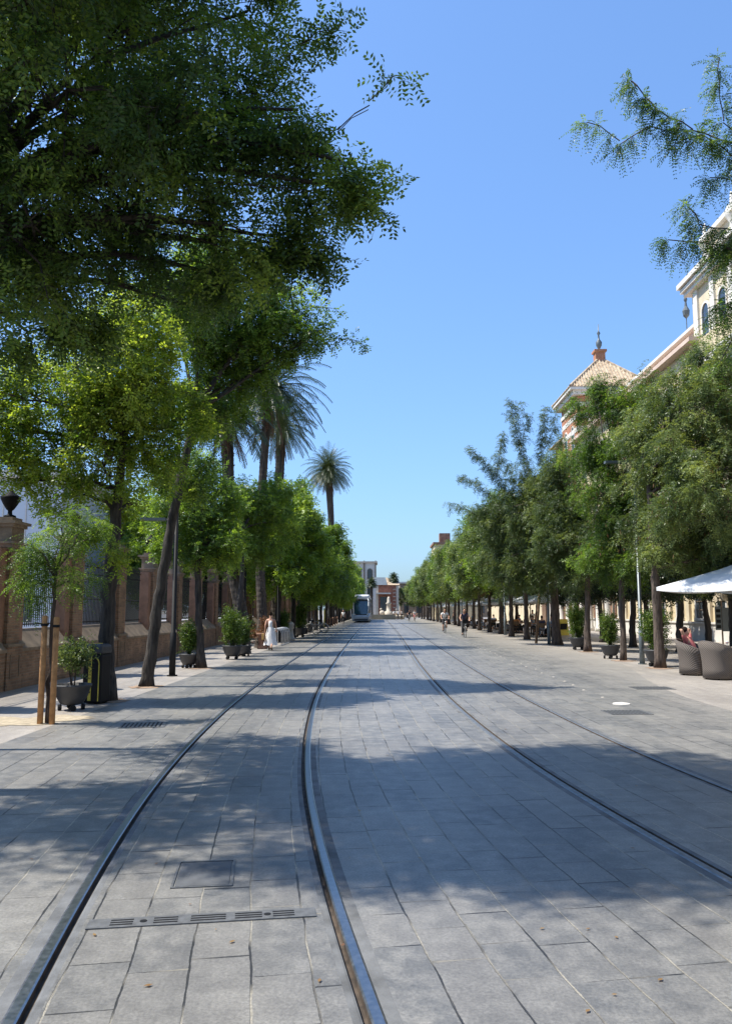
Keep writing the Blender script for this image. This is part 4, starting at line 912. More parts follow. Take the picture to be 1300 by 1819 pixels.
LP += [(lpG, 8.35, 25.85, math.pi, 'tall grey lamp post in front of the nearest right planter'), ('g', 8.5, 40.49, math.pi, 'grey lamp post touching the tall airy tree'), ('g', 8.75, 56.0, math.pi, 'grey lamp post near the cafe parasols'), ('g', 8.9, 71.0, math.pi, 'grey lamp post beside the cyclists'), ('g', 8.9, 86, math.pi, 'far grey lamp post among the parasols'), ('g', 8.9, 101, math.pi, 'farthest grey lamp post of the right row')]
for src, x, y, rz, lb in LP:
    if src in (lpD, lpG): o = src; o.location = (x, y, 0); o.rotation_euler = (0, 0, rz)
    else: o = dup(lpD if src is None else lpG, (x, y, 0), rz)
    tag(o, lb, 'lamp post', gl_)
# bowl planters
def bowl():
    r = empty('bowl_planter', (0, 0, 0))
    m = MB().lathe([(.15, .10), (.20, .12), (.27, .24), (.32, .40), (.345, .43), (.345, .46), (.32, .46), (.30, .40)], (0, 0, 0), 20); m.build('bowl', M_DGREY, r, True)
    MB().lathe([(.30, .405), (.02, .42)], (0, 0, 0), 16).build('soil', M_SOIL, r)
    for i in range(4):
        a = i * math.pi / 2 + .5; o = MB().lathe([(.03, -.03), (.055, -.03), (.055, .03), (.03, .03)], (0, 0, 0), 10).build('castor', M_BLACK, r); o.rotation_euler = (0, R(90), a); o.location = (.2 * math.cos(a), .2 * math.sin(a), .055)
    return r
def shrub(h, rad, seed, style='shrub', mat=L_SHRUB, dens=1.0, label='', base=(0, 0, .4), sparse=False):
    rnd = np.random.default_rng(seed); st = STY['shrub']; root = empty('potted_shrub', base, 0, label, 'shrub')
    P, D, Ls, T = [], [], [], []; m = MB(); ns = 9 if not sparse else 4
    for i in range(ns):
        a = i * 2.4; b0 = np.array([.04 * math.cos(a), .04 * math.sin(a), 0]); t0 = np.array([rad * .7 * math.cos(a) * rnd.uniform(.3, 1), rad * .7 * math.sin(a) * rnd.uniform(.3, 1), h * rnd.uniform(.75, 1)])
        mid = (b0 + t0) / 2 + rnd.normal(size=3) * .03 + np.array([0, 0, .06]); m.tube([b0, mid, t0], [.012, .009, .004], 5)
        for k in range(int(46 * dens * (rad / .3))):
            f = rnd.uniform(.12 if not sparse else .55, 1); c = b0 * (1 - f) ** 2 + 2 * f * (1 - f) * mid + f * f * t0
            P.append(c + rnd.normal(size=3) * rad * .22); D.append(nrm(nrm(rnd.normal(size=3)) * .8 + np.array([math.cos(a) * .3, math.sin(a) * .3, .45]))); Ls.append(rnd.uniform(*st['L'])); T.append(np.clip(.45 + rnd.normal() * .2, 0, 1))
    m.build('stems', BARK2, root, True); V, t = leaves(np.array(P), np.array(D), np.array(Ls), st, rnd, np.array(T)); quads('foliage', V, mat, root, t); return root
bw = bowl(); shA = shrub(1.0, .32, 1); shB = shrub(1.15, .42, 2, dens=1.1); shC = shrub(.62, .36, 3, mat=L_GREY, dens=1.1, sparse=True)
gp_, gs_ = 'bowl planters on castors', 'shrubs in the bowl planters'
used = set()
PL = [(-5.27, 13.95, .95, shC, 'nearest bowl planter in front of the black and yellow container', 'sparse grey-green shrub in the nearest planter by the wooden stakes'),
      (-5.62, 24.0, .9, shA, 'bowl planter beside the slim tree and the black lamp post', 'dense green shrub left of the slim street tree'),
      (-5.1, 28.2, 1.05, shB, 'bowl planter in front of the leaning palm trunk', 'wide green shrub in front of the leaning palm trunk'),
      (-5.0, 30.0, .9, None, 'bowl planter half hidden behind another one left of the lamp post', 'green shrub behind the wide one, touching the lamp post'),
      (-5.2, 44.2, 1.1, shA, 'bowl planter behind the cycle stands', 'shrub behind the cycle stands'), (-5.0, 51.5, 1.3, shB, 'large bowl planter beyond the pale stone bollard', 'tall shrub beyond the pale stone bollard'),
      (8.49, 24.9, 1.1, shB, 'bowl planter behind the nearest right trunk and lamp post', 'green shrub behind the nearest right trunk'), (8.2, 28.8, 1.05, shA, 'middle bowl planter on the right pavement', 'leafy shrub in the middle right planter'),
      (8.65, 35.2, 1.15, shB, 'farthest bowl planter of the three on the right', 'bright round shrub in the farthest right planter')]
for i, (x, y, s, sh_, l1, l2) in enumerate(PL):
    o = bw if i == 0 else dup(bw, (0, 0, 0)); o.location = (x, y, 0); o.scale = (s,) * 3; o.rotation_euler = (0, 0, i); tag(o, l1, 'planter', gp_)
    if sh_ is None: sh_ = shA
    q = sh_ if sh_.name not in used else dup(sh_, (0, 0, 0)); used.add(sh_.name); q.location = (x, y, .41 * s); q.rotation_euler = (0, 0, i * 1.1); q.scale = (s,) * 3; tag(q, l2, 'shrub', gs_)
# stakes
def stake(x, y, h, label, mat=M_WOOD, r=.045, lean=(0, 0)):
    o = empty('wooden_stake', (x, y, 0), 0, label, 'stake', 'wooden tree stakes'); MB().tube([(0, 0, 0), (lean[0] * .5, lean[1] * .5, h * .5), (lean[0], lean[1], h - .02), (lean[0], lean[1], h)], [r, r, r * .97, r * .8], 10).build('post', mat, o, True)
    MB().tube([(lean[0], lean[1], h - .16), (lean[0], lean[1], h - .12)], r + .006, 10).build('tie', M_BLACK, o); return o
stake(-5.08, 12.22, 1.62, 'left stake of the pair holding the young tree, sunlit orange wood')
stake(-4.90, 12.22, 1.60, 'right stake of the pair holding the young tree, mottled bark side')
stake(8.15, 42.0, 3.1, 'pale leaning prop beside the grey lamp post and the tall airy tree', M_WOODD, .07, (.28, 0))
for x, y, lb in ((-5.1, 76, 'yellow stake beyond the parked bicycles, nearest the road'), (-5.8, 77, 'yellow stake beyond the parked bicycles, nearest the wall')): stake(x, y, 1.9, lb, M_YEL, .06)
# black and yellow container
bn = empty('battery_container', (-5.2, 14.95, 0), R(-12), 'black street container with rounded lid and yellow stripes beside the nearest planter', 'container')
bn.scale = (.85, .9, 1)
MB().box(-.22, .22, -.2, .2, .02, .9).build('body', M_BLACK, bn, bevel=.04)
MB().box(-.235, .235, -.215, .215, .9, 1.08, .02).build('lid', M_DGREY, bn, bevel=.05)
m = MB().box(-.075, .0, -.206, -.2, .06, .88).box(-.075, .0, -.224, -.214, .93, 1.06).box(-.075, 0, -.18, .18, 1.078, 1.09); m.build('stripe', M_YEL, bn)
m = MB(); pts = [(.175, .06)] + [(.175, .72)] + [(.175 - .11 * (1 - math.cos(a)), .72 + .12 * math.sin(a)) for a in np.linspace(.2, 1.5, 6)]
for (x0, z0), (x1, z1) in zip(pts[:-1], pts[1:]): m.add([(x0 - .012, -.2065, z0), (x0 + .012, -.2065, z0), (x1 + .012, -.2065, z1 + .01), (x1 - .012, -.2065, z1 - .01)], [(0, 1, 2, 3)])
m.build('yellow_edge', M_YEL, bn)
m = MB(); rd_ = random.Random(4)
for i in range(11):
    z = .20 + i * .062
    if i in (3, 7): continue
    m.box(-.06, -.052, -.2085, -.2061, z, z + .042).box(-.052, -.016, -.2085, -.2061, z + rd_.choice((0, .017, .034)), z + .008 + rd_.choice((0, .017, .034)) + .001)
    if rd_.random() < .6: m.box(-.024, -.016, -.2085, -.2061, z, z + .042)
m.build('lettering', M_BLACK, bn)
# cycle stands, bollards
ck = empty('cycle_stand', (-4.95, 38.8, 0), 0, 'row of galvanised steel cycle hoops behind the walking woman', 'cycle stand')
hoop = None
for i in range(6):
    if hoop is None:
        hoop = MB().tube([(-.3, 0, 0), (-.3, 0, .6), (-.24, 0, .74), (-.12, 0, .8), (.12, 0, .8), (.24, 0, .74), (.3, 0, .6), (.3, 0, 0)], .025, 8).build('hoop', M_GALV, ck, True); h = hoop
    else: h = hoop.copy(); C.objects.link(h); h.parent = ck
    h.location = (0, i * .68, 0); h.rotation_euler = (0, 0, R(12))
m = MB().tube([(-.3, -.1, .03), (-.3, 3.6, .03)], .02, 6).tube([(.3, -.1, .03), (.3, 3.6, .03)], .02, 6); m.build('rail', M_GALV, ck)
tag(MB().lathe([(.25, 0), (.25, .12), (.20, .2), (.14, .5), (.13, .62), (.19, .70), (.17, .82), (.2, .9), (.12, 1.02), (.03, 1.06)], (0, 0, 0), 14).build('stone_bollard', M_STONE, None, True, (-4.95, 45.6, 0)), 'pale turned stone bollard beside the planter on the left', 'bollard')
dp = empty('dry_planter', (-5.15, 35.9, 0), 0, 'brown urn with dead brown plant standing by the palm trunk', 'planter')
MB().lathe([(.22, 0), (.25, .05), (.16, .2), (.2, .45), (.3, .62), (.32, .7), (.26, .7)], (0, 0, 0), 12).build('urn', M_TERRA, dp, True)
rnd = np.random.default_rng(5); nn = 260; P = np.concatenate([rnd.normal(size=(nn // 2, 3)) * [.16, .16, .1] + [-.35, 0, .62], rnd.normal(size=(nn // 2, 3)) * [.1, .1, .22] + [.08, 0, .95]])
V, t = leaves(P, nrm(rnd.normal(size=(nn, 3))), np.full(nn, .12), STY['shrub'], rnd, np.full(nn, .3)); quads('dead_foliage', V, L_DRY, dp, t)
for i in range(5): 
    o = MB().lathe([(.06, 0), (.06, .8), (.075, .82), (.05, .95)], (0, 0, 0), 10).build('bollard', M_TERRA, None, True, (-4.9, 78 + i * 4.5, 0)); tag(o, 'thin rusty red bollard at the left kerb, %s from the camera' % ordn(i), 'bollard', 'rusty red bollards')
def bench(x, y, rz, label):
    r = empty('street_bench', (x, y, 0), rz, label, 'bench', 'benches on the left pavement')
    m = MB()
    for i in range(4): m.box(-.8, .8, -.22 + i * .115, -.13 + i * .115, .43, .46)
    m.build('seat', M_STONE, r); m = MB()
    for i in range(2): m.box(-.8, .8, .23, .26, .6 + i * .14, .7 + i * .14)
    m.build('backrest', M_STONE, r)
    for s_x in (-.65, .65): MB().box(s_x - .03, s_x + .03, -.2, .25, 0, .42).box(s_x - .03, s_x + .03, .26, .3, .3, .86).build('leg', M_BLACK, r)
bench(-5.4, 58.5, R(90), 'pale slatted bench beside the parked bicycles'); bench(-5.7, 64, R(90), 'pale slatted bench beyond the parked bicycles, by the trunks')
# round sign and yellow notice board on the right
sg_ = empty('traffic_sign', (8.95, 70.2, 0), 0, 'round brownish sign with white plate on a post above the cafe parasols', 'sign')
MB().tube([(0, 0, 0), (0, 0, 3.6)], .04, 8).build('post', M_POLE, sg_); mm = MB(); mm.tube([(0, -.05, 3.2), (0, -.03, 3.2)], .38, 20).build('disc', M_TERRA, sg_); MB().box(-.3, .3, -.06, -.04, 2.45, 2.75).build('plate', M_TRIM, sg_)
ab = empty('notice_board', (12.6, 55.5, 0), R(10), 'yellow folding notice board on the right pavement near the person in black', 'notice board')
MB().add([(-.35, -.25, 0), (.35, -.25, 0), (.35, -.02, 1.1), (-.35, -.02, 1.1), (-.35, -.22, 0), (.35, -.22, 0), (.35, .01, 1.1), (-.35, .01, 1.1)], [(0, 1, 2, 3), (7, 6, 5, 4), (0, 4, 5, 1), (1, 5, 6, 2), (2, 6, 7, 3), (3, 7, 4, 0)]).build('front_panel', M_YEL, ab)
MB().add([(-.35, .25, 0), (.35, .25, 0), (.35, .02, 1.1), (-.35, .02, 1.1)], [(0, 1, 2, 3)]).build('rear_panel', M_YEL, ab); MB().box(-.25, .25, -.215, -.2, .4, .8).build('poster', M_BLACK, ab)

# ---- parasols and cafe furniture
def parasol(w_=3.0, z0=2.35, z1=2.98):
    r = empty('parasol', (0, 0, 0)); h = w_ / 2; v = []; f = []; nt_, ns_ = 10, 8; CN = [(-h, -h), (h, -h), (h, h), (-h, h)]
    for k in range(4):
        A, B = CN[k], CN[(k + 1) % 4]; o_ = len(v)
        for i in range(nt_ + 1):
            t_ = i / nt_
            for j in range(ns_ + 1):
                q = j / ns_; v.append(((A[0] + (B[0] - A[0]) * q) * t_, (A[1] + (B[1] - A[1]) * q) * t_, z1 - (z1 - z0) * t_ ** .9 - .07 * t_ * (1 - (2 * q - 1) ** 2)))
        f += [(o_ + i * (ns_ + 1) + j, o_ + i * (ns_ + 1) + j + 1, o_ + (i + 1) * (ns_ + 1) + j + 1, o_ + (i + 1) * (ns_ + 1) + j)[::-1] for i in range(nt_) for j in range(ns_)]
    c = MB().add(v, f).build('canopy', M_CANVAS, r, True); s_ = c.modifiers.new('s', 'SOLIDIFY'); s_.thickness = .012
    m = MB(); # valance
    P = [(-h, -h), (h, -h), (h, h), (-h, h)]
    for k in range(4):
        a, b_ = np.array(P[k]), np.array(P[(k + 1) % 4]); m_n = 10
        for i in range(m_n):
            p, q = a + (b_ - a) * i / m_n, a + (b_ - a) * (i + 1) / m_n
            g0 = .07 * (1 - (2 * i / m_n - 1) ** 2); g1 = .07 * (1 - (2 * (i + 1) / m_n - 1) ** 2); m.add([(p[0], p[1], z0 - g0 - .0), (q[0], q[1], z0 - g1 - .0), (q[0], q[1], z0 - g1 - .1), (p[0], p[1], z0 - g0 - .1)], [(0, 1, 2, 3)])
    vo = m.build('valance', M_CANVAS, c); s_ = vo.modifiers.new('s', 'SOLIDIFY'); s_.thickness = .008
    MB().tube([(0, 0, 0), (0, 0, z1 - .02)], .03, 10).build('pole', M_WOODD, r); MB().box(-.3, .3, -.3, .3, 0, .08).build('base', M_DGREY, r)
    m = MB()
    for a, b_ in P + [(0, h), (0, -h), (h, 0), (-h, 0)]: m.tube([(0, 0, z1 - .16), (a * .96, b_ * .96, z0 - (.06 if abs(a) > .1 and abs(b_) > .1 else .15))], .012, 5)
    m.build('ribs', M_WOODD, r); return r
pz = parasol(); pz.location = (9.9, 22.4, 0); pz.rotation_euler = (0, 0, R(33)); pz.scale = (.98, .98, 1); tag(pz, 'nearest white parasol, leaf shadows over its canopy, above the seated man', 'parasol', 'white cafe parasols')
ga = 'white cafe parasols'
for i, (x, y, rz, s) in enumerate([(12.6, 24.6, .3, 1), (11.0, 53, .2, 1), (10.8, 57.5, .0, 1), (10.6, 62.5, .3, 1), (10.7, 68.5, .1, 1), (10.6, 76, .2, 1), (10.7, 83, 0, 1), (10.8, 91, .2, 1), (10.7, 100, .1, 1), (10.5, 112, .2, 1.05), (10.5, 126, 0, 1.05), (10.3, 140, .1, 1.05)]):
    dup(pz, (x, y, 0), rz, (s, s, 1), 'white parasol at the right edge behind the nearest one' if i == 0 else 'white cafe parasol in the distant terrace, %s beyond the right lamp posts' % ordn(i - 1), ga)
def wicker_chair():
    r = empty('wicker_armchair', (0, 0, 0)); n = 22; m = MB(); v = []; f = []
    prof = [(0.0, .92), (.25, .90), (.5, .93), (.78, 1.02), (1, 1.16)]
    for i in range(n + 1):
        a = R(-40) - R(260) * i / n * 1.0   # open to +Y
        a = R(50) - R(280) * i / n
        k = abs(2 * i / n - 1); top = .62 + .26 * max(0, 1 - k ** 1.6)
        for (fz, fr) in prof: v.append((.34 * fr * math.cos(a), .33 * fr * math.sin(a), .03 + (top - .03) * fz))
    L_ = len(prof)
    f = [(i * L_ + j, (i + 1) * L_ + j, (i + 1) * L_ + j + 1, i * L_ + j + 1) for i in range(n) for j in range(L_ - 1)]
    o = m.add(v, f).build('backrest', M_WICK, r, True); s_ = o.modifiers.new('s', 'SOLIDIFY'); s_.thickness = .035; s_.offset = -1
    m = MB(); q = [tuple(v[i * L_ + L_ - 1]) for i in range(n + 1)]; m.tube(q, .022, 6).build('rim', M_WICK, r, True)
    MB().lathe([(.27, .03), (.28, .36), (.26, .38)], (0, 0, 0), 20).build('seat', M_WICK, r, True); MB().lathe([(.25, .382), (.27, .41), (.25, .45), (.05, .46)], (0, 0, 0), 20).build('cushion', M_STONE, r, True)
    for a in (45, 135, 225, 315): MB().tube([(.26 * math.cos(R(a)), .26 * math.sin(R(a)), 0), (.25 * math.cos(R(a)), .25 * math.sin(R(a)), .06)], .018, 6).build('foot', M_BLACK, r)
    return r
wc = wicker_chair(); wc.location = (8.42, 20.3, 0); wc.rotation_euler = (0, 0, R(-66)); wc.scale = (1.06,) * 3; gw = 'wicker armchairs at the cafe table'; tag(wc, 'nearest wicker armchair with its back to the camera', 'armchair', gw)
dup(wc, (8.33, 21.65, 0), R(-128), 1.05, 'wicker armchair in which the man in the red shirt sits', gw)
dup(wc, (9.75, 20.4, 0), R(60), 1.05, 'wicker armchair at the right edge beyond the table corner', gw)
def table(h=.74, rr=.45):
    r = empty('cafe_table', (0, 0, 0)); MB().lathe([(rr, h - .025), (rr, h)], (0, 0, 0), 24).build('tabletop', M_TRIM, r); MB().tube([(0, 0, .03), (0, 0, h - .025)], .03, 8).build('leg', M_BLACK, r); MB().lathe([(.24, 0), (.22, .03)], (0, 0, 0), 16).build('base', M_BLACK, r); return r
tb0 = table(); tb0.location = (9.25, 21.1, 0); tag(tb0, 'round cafe table with bottle and glass between the wicker armchairs', 'table', 'cafe tables')
M_CLEAR = plain('bottle_glass', (.45, .50, .50), .1, .1, 3, spec=.8, bmp=0); M_RED = plain('red_wine', (.16, .03, .03), .15, .1, 3, bmp=0)
tag(MB().lathe([(.035, 0), (.037, .12), (.03, .17), (.013, .21), (.013, .25)], (0, 0, 0), 12).build('bottle', M_CLEAR, None, True, (9.3, 20.95, .74)), 'clear bottle standing on the cafe table', 'bottle')
gl = empty('wine_glass', (8.98, 21.0, .74), 0, 'stemmed glass of red drink on the cafe table', 'glass'); MB().lathe([(.035, 0), (.005, .01), (.005, .07), (.03, .1), (.038, .14), (.032, .17)], (0, 0, 0), 12).build('bowl', M_CLEAR, gl, True); MB().lathe([(.02, .095), (.0385, .12), (.0395, .142), (.01, .143)], (0, 0, 0), 12).build('drink', M_RED, gl, True)
def chair():
    r = empty('cafe_chair', (0, 0, 0)); MB().box(-.2, .2, -.2, .2, .43, .46).build('seat', M_WOODD, r); MB().box(-.2, .2, -.22, -.19, .6, .88).build('backrest', M_WOODD, r)
    for a, b_ in ((-.18, -.2), (.18, -.2), (-.18, .18), (.18, .18)): MB().box(a - .015, a + .015, b_ - .012, b_ + .012, 0, .86 if b_ < 0 else .43).build('leg', M_BLACK, r)
    return r
ch0 = chair()
seats = []
ci = 0
for i, (x, y) in enumerate([(10.6, 52.5), (11.4, 56.5), (10.4, 61), (10.9, 66.5), (10.3, 72), (10.6, 79), (10.3, 87), (10.5, 96)]):
    dup(tb0, (x, y, 0), 0, 1, 'cafe table of the distant terrace, %s beyond the notice board' % ordn(i), 'cafe tables')
    for k, a in enumerate((0.3, 2.4, 4.5)):
        cx_, cy_ = x + .75 * math.cos(a), y + .75 * math.sin(a); o = ch0 if ci == 0 else dup(ch0, (0, 0, 0)); o.location = (cx_, cy_, 0); rz = a + math.pi / 2; o.rotation_euler = (0, 0, rz)
        tag(o, '%s chair at the %s table of the distant terrace' % (('right hand', 'rear', 'front')[k], ordn(i)), 'chair', 'cafe chairs of the distant terrace'); ci += 1; seats.append((cx_, cy_, rz))
# menu stand with shade
ms = empty('menu_stand', (13.1, 31.0, 0), 0, 'menu stand with orange shade and grey boards behind the cafe table', 'menu stand')
MB().tube([(0, 0, 0), (0, 0, 1.35), (0, 0, 2.55)], [.035, .03, .02], 8).build('pole', M_WOODD, ms); MB().lathe([(.30, 2.05), (.10, 2.6), (.02, 2.62)], (0, 0, 0), 16).build('lamp_shade', M_SAND, ms)
MB().box(-.26, -.02, -.04, -.02, .95, 1.85).box(.0, .26, -.04, -.02, .9, 1.8).build('board', M_POLE, ms); MB().lathe([(.25, 0), (.22, .05)], (0, 0, 0), 14).build('base', M_DGREY, ms)
m = MB()
for q in range(4): m.box(-.22, -.06, -.045, -.0405, 1.02 + q * .2, 1.14 + q * .2)
m.build('notice', M_BLACK, ms)

# ================================================================== PEOPLE
def skin_mesh(name, pts, edges, radii, sub=1, root=0):
    me = bpy.data.meshes.new(name); me.from_pydata([tuple(p) for p in pts], edges, []); o = bpy.data.objects.new(name, me); C.objects.link(o)
    o.modifiers.new('k', 'SKIN'); sk = me.skin_vertices[0].data
    for i, r in enumerate(radii): sk[i].radius = (r, r) if not hasattr(r, '__len__') else r; sk[i].use_root = (i == root)
    s_ = o.modifiers.new('s', 'SUBSURF'); s_.levels = sub; s_.render_levels = sub
    dg = bpy.context.evaluated_depsgraph_get(); dg.update(); nm = bpy.data.meshes.new_from_object(o.evaluated_get(dg)); bpy.data.objects.remove(o); nm.polygons.foreach_set('use_smooth', [True] * len(nm.polygons)); return nm
SKIN = plain('skin', (.50, .27, .18), .55, .1, 8, bmp=0); HAIR = plain('dark_hair', (.022, .015, .012), .95, .3, 20, spec=.1)
STAND = dict(pel=(0, 0, .93), wai=(0, 0, 1.08), che=(0, .01, 1.27), nec=(0, 0, 1.45), hb=(0, .02, 1.53), hm=(0, .025, 1.62), ht=(0, .01, 1.70), shL=(-.18, 0, 1.39), elL=(-.24, -.03, 1.12), wrL=(-.26, .06, .88), shR=(.18, 0, 1.39), elR=(.24, -.03, 1.12), wrR=(.26, .06, .88),
             hiL=(-.09, 0, .89), knL=(-.1, .03, .49), anL=(-.1, -.02, .08), toL=(-.11, .13, .03), hiR=(.09, 0, .89), knR=(.1, .03, .49), anR=(.1, -.02, .08), toR=(.11, .13, .03))
WALK = dict(STAND, knL=(-.09, .18, .53), anL=(-.09, .26, .09), toL=(-.09, .40, .05), knR=(.09, -.02, .49), anR=(.09, -.32, .17), toR=(.09, -.22, .04), elL=(-.23, -.12, 1.13), wrL=(-.24, -.12, .88), elR=(.23, .05, 1.13), wrR=(.24, .2, .93))
SIT = dict(STAND, **{k: (v[0], v[1] - .0, v[2] - .40) for k, v in STAND.items() if k in ('pel', 'wai', 'che', 'nec', 'hb', 'hm', 'ht', 'shL', 'shR')}, hiL=(-.1, .03, .50), hiR=(.1, .03, .50), knL=(-.12, .43, .50), knR=(.12, .43, .50), anL=(-.12, .40, .08), anR=(.12, .42, .08), toL=(-.13, .55, .03), toR=(.13, .56, .03), elL=(-.25, .05, .76), wrL=(-.16, .28, .76), elR=(.25, .05, .76), wrR=(.14, .28, .78))
RIDE = dict(STAND, pel=(0, -.22, 1.0), wai=(0, -.17, 1.13), che=(0, -.04, 1.30), nec=(0, .05, 1.47), hb=(0, .09, 1.54), hm=(0, .11, 1.63), ht=(0, .08, 1.71), shL=(-.18, .03, 1.41), shR=(.18, .03, 1.41), elL=(-.29, .17, 1.17), elR=(.29, .17, 1.17), wrL=(-.26, .36, 1.06), wrR=(.26, .36, 1.06),
            hiL=(-.09, -.2, .97), hiR=(.09, -.2, .97), knL=(-.12, .17, .82), anL=(-.12, .02, .46), toL=(-.12, .14, .42), knR=(.12, .05, .56), anR=(.12, -.04, .20), toR=(.12, .1, .16))
REC = dict(SIT, pel=(0, .02, .52), wai=(0, -.04, .66), che=(0, -.12, .83), nec=(0, -.20, .99), hb=(0, -.20, 1.07), hm=(.03, -.18, 1.15), ht=(.0, -.21, 1.23), shL=(-.19, -.17, .95), shR=(.19, -.17, .95), elL=(-.36, -.2, 1.19), elR=(.36, -.2, 1.19), wrL=(-.15, -.27, 1.18), wrR=(.15, -.27, 1.18))
BR = dict(pel=.125, wai=.115, che=.135, nec=.056, hb=.074, hm=.104, ht=.074, shL=.055, shR=.055, elL=.040, elR=.040, wrL=.026, wrR=.026, hiL=.085, hiR=.085, knL=.056, knR=.056, anL=.038, anR=.038, toL=.032, toR=.032)
CH = [('pel', 'wai'), ('wai', 'che'), ('che', 'nec'), ('nec', 'hb'), ('hb', 'hm'), ('hm', 'ht'), ('che', 'shL'), ('shL', 'elL'), ('elL', 'wrL'), ('che', 'shR'), ('shR', 'elR'), ('elR', 'wrR'), ('pel', 'hiL'), ('hiL', 'knL'), ('knL', 'anL'), ('anL', 'toL'), ('pel', 'hiR'), ('hiR', 'knR'), ('knR', 'anR'), ('anR', 'toR')]
def person(pose, label, top, bottom, hair='short', shorts=False, dress=False, fingers=False, hairm=None, skin=None, sleeves=.5, hairlong=False):
    r = empty('person', (0, 0, 0), 0, label, 'person'); skin = skin or SKIN; hairm = hairm or HAIR
    names = list(BR); pts = [np.array(pose[k]) for k in names]; rad = [BR[k] for k in names]; ed = [(names.index(a), names.index(b)) for a, b in CH]
    # nose
    fwd = np.array([0, 1., 0]); pts.append(pts[names.index('hm')] + fwd * .092 + np.array([0, 0, -.01])); rad.append(.014); ed.append((names.index('hm'), len(pts) - 1))
    for s in ('L', 'R'):
        w_, e_ = np.array(pose['wr' + s]), np.array(pose['el' + s]); d = nrm((w_ - e_)[None])[0]; palm = w_ + d * .07; pts.append(palm); rad.append(.030); pi = len(pts) - 1; ed.append((names.index('wr' + s), pi))
        if fingers:
            sd = nrm(np.cross(d, [0, .3, 1.])[None])[0]; cu = np.cross(sd, d)
            for k, l in enumerate((.07, .08, .075, .06)):
                b0 = palm + d * .025 + sd * (k - 1.5) * .019; b1 = b0 + d * l * .5 + cu * .008; b2 = b1 + d * l * .4 + cu * .022
                i0 = len(pts); pts += [b0, b1, b2]; rad += [.0095, .0088, .0075]; ed += [(pi, i0), (i0, i0 + 1), (i0 + 1, i0 + 2)]
            b0 = palm - sd * .032 - d * .01; i0 = len(pts); pts += [b0, b0 - sd * .02 + d * .035]; rad += [.011, .009]; ed += [(pi, i0), (i0, i0 + 1)]
        else: pts.append(palm + d * .07); rad.append(.017); ed.append((pi, len(pts) - 1))
    me = skin_mesh('body', pts, ed, rad, 1, 0); me.materials.append(skin); o = bpy.data.objects.new('body', me); C.objects.link(o); o.parent = r
    g_ = lambda k: np.array(pose[k])
    def cloth(name, chain, mat, add=.014):
        nm = []; 
        for a, b in chain:
            for q in (a, b):
                if q not in nm: nm.append(q)
        P_ = []; R_ = []
        for q in nm:
            if isinstance(q, tuple): P_.append(g_(q[0]) * (1 - q[2]) + g_(q[1]) * q[2]); R_.append(BR[q[0]] * (1 - q[2]) + BR[q[1]] * q[2] + add)
            else: P_.append(g_(q)); R_.append(BR[q] + add)
        me = skin_mesh(name, P_, [(nm.index(a), nm.index(b)) for a, b in chain], R_, 1, 0); me.materials.append(mat); o = bpy.data.objects.new(name, me); C.objects.link(o); o.parent = r
    tc = [('pel', 'wai'), ('wai', 'che'), ('che', ('che', 'nec', .75))]
    if sleeves > 0:
        for s in 'LR': tc += [('che', 'sh' + s), ('sh' + s, ('sh' + s, 'el' + s, sleeves if sleeves <= 1 else 1))]
    cloth('shirt' if not dress else 'dress_top', tc, top)
    lc = []
    for s in 'LR':
        lc += [('pel', 'hi' + s), ('hi' + s, 'kn' + s)]
        if not shorts and not dress: lc += [('kn' + s, ('kn' + s, 'an' + s, .85))]
    if not dress: cloth('trousers', lc, bottom, .017)
    else:
        m = MB(); n = 20; pr_ = [(.13, 1.06), (.16, .95), (.20, .8), (.23, .6), (.27, .4), (.31, .24)]
        v = []
        for rr_, z in pr_:
            for k in range(n):
                a = 2 * math.pi * k / n; q = rr_ * (1 + .10 * math.sin(6 * a + z * 3) * (1.1 - z)); v.append((q * math.cos(a), q * .95 * math.sin(a) + .03 * (1 - z), z + .02 * math.sin(5 * a) * (z < .3)))
        m.add(v, [(i * n + k, i * n + (k + 1) % n, (i + 1) * n + (k + 1) % n, (i + 1) * n + k) for i in range(len(pr_) - 1) for k in range(n)]); m.build('skirt', bottom, r, True)
    c = g_('hm'); t_ = g_('ht'); m = MB()
    m.ball(tuple(c + np.array([0, -.040, .042])), .088, 8, (.92, .95, .95))
    if hairlong: m.ball(tuple(c + np.array([0, -.07, -.10])), .085, 6, (1, .6, 1.6))
    if hair == 'bun': m.ball(tuple(c + np.array([0, -.07, .10])), .06, 6)
    m.build('hair', hairm, r, True)
    if hair == 'beard': MB().ball(tuple(g_('hb') + np.array([0, .05, .015])), .05, 6, (1, .8, .8)).build('beard', hairm, r, True)
    e_ = MB()
    for sx_ in (-.03, .03): e_.ball((c[0] + sx_, c[1] + .083, c[2] + .012), .009, 4)
    e_.build('eyes', M_BLACK, r)
    f_ = MB()
    for s in 'LR':
        a, b = g_('an' + s), g_('to' + s); d = b - a; d[2] = 0; d = nrm(d[None])[0]; z0 = min(a[2] - .06, b[2] - .03); f_.tube([tuple(a - d * .05 + np.array([0, 0, -.035])), tuple((a + b) / 2 + np.array([0, 0, -.012])), tuple(b + d * .06)], [.045, .045, .035], 8)
    f_.build('shoes', M_BLACK if not dress else M_WOODD, r, True)
    return r
cw = plain('white_cotton', (.78, .77, .76), .85, .12, 14); cd = plain('black_cotton', (.02, .02, .024), .85, .3, 10); cr_ = plain('faded_red_cotton', (.46, .13, .13), .85, .15, 10); cb_ = plain('navy_cotton', (.045, .045, .085), .85, .3, 10); cg = plain('grey_blue_cotton', (.22, .26, .33), .85, .2, 10); co_ = plain('orange_cotton', (.5, .2, .07), .85, .2, 8)
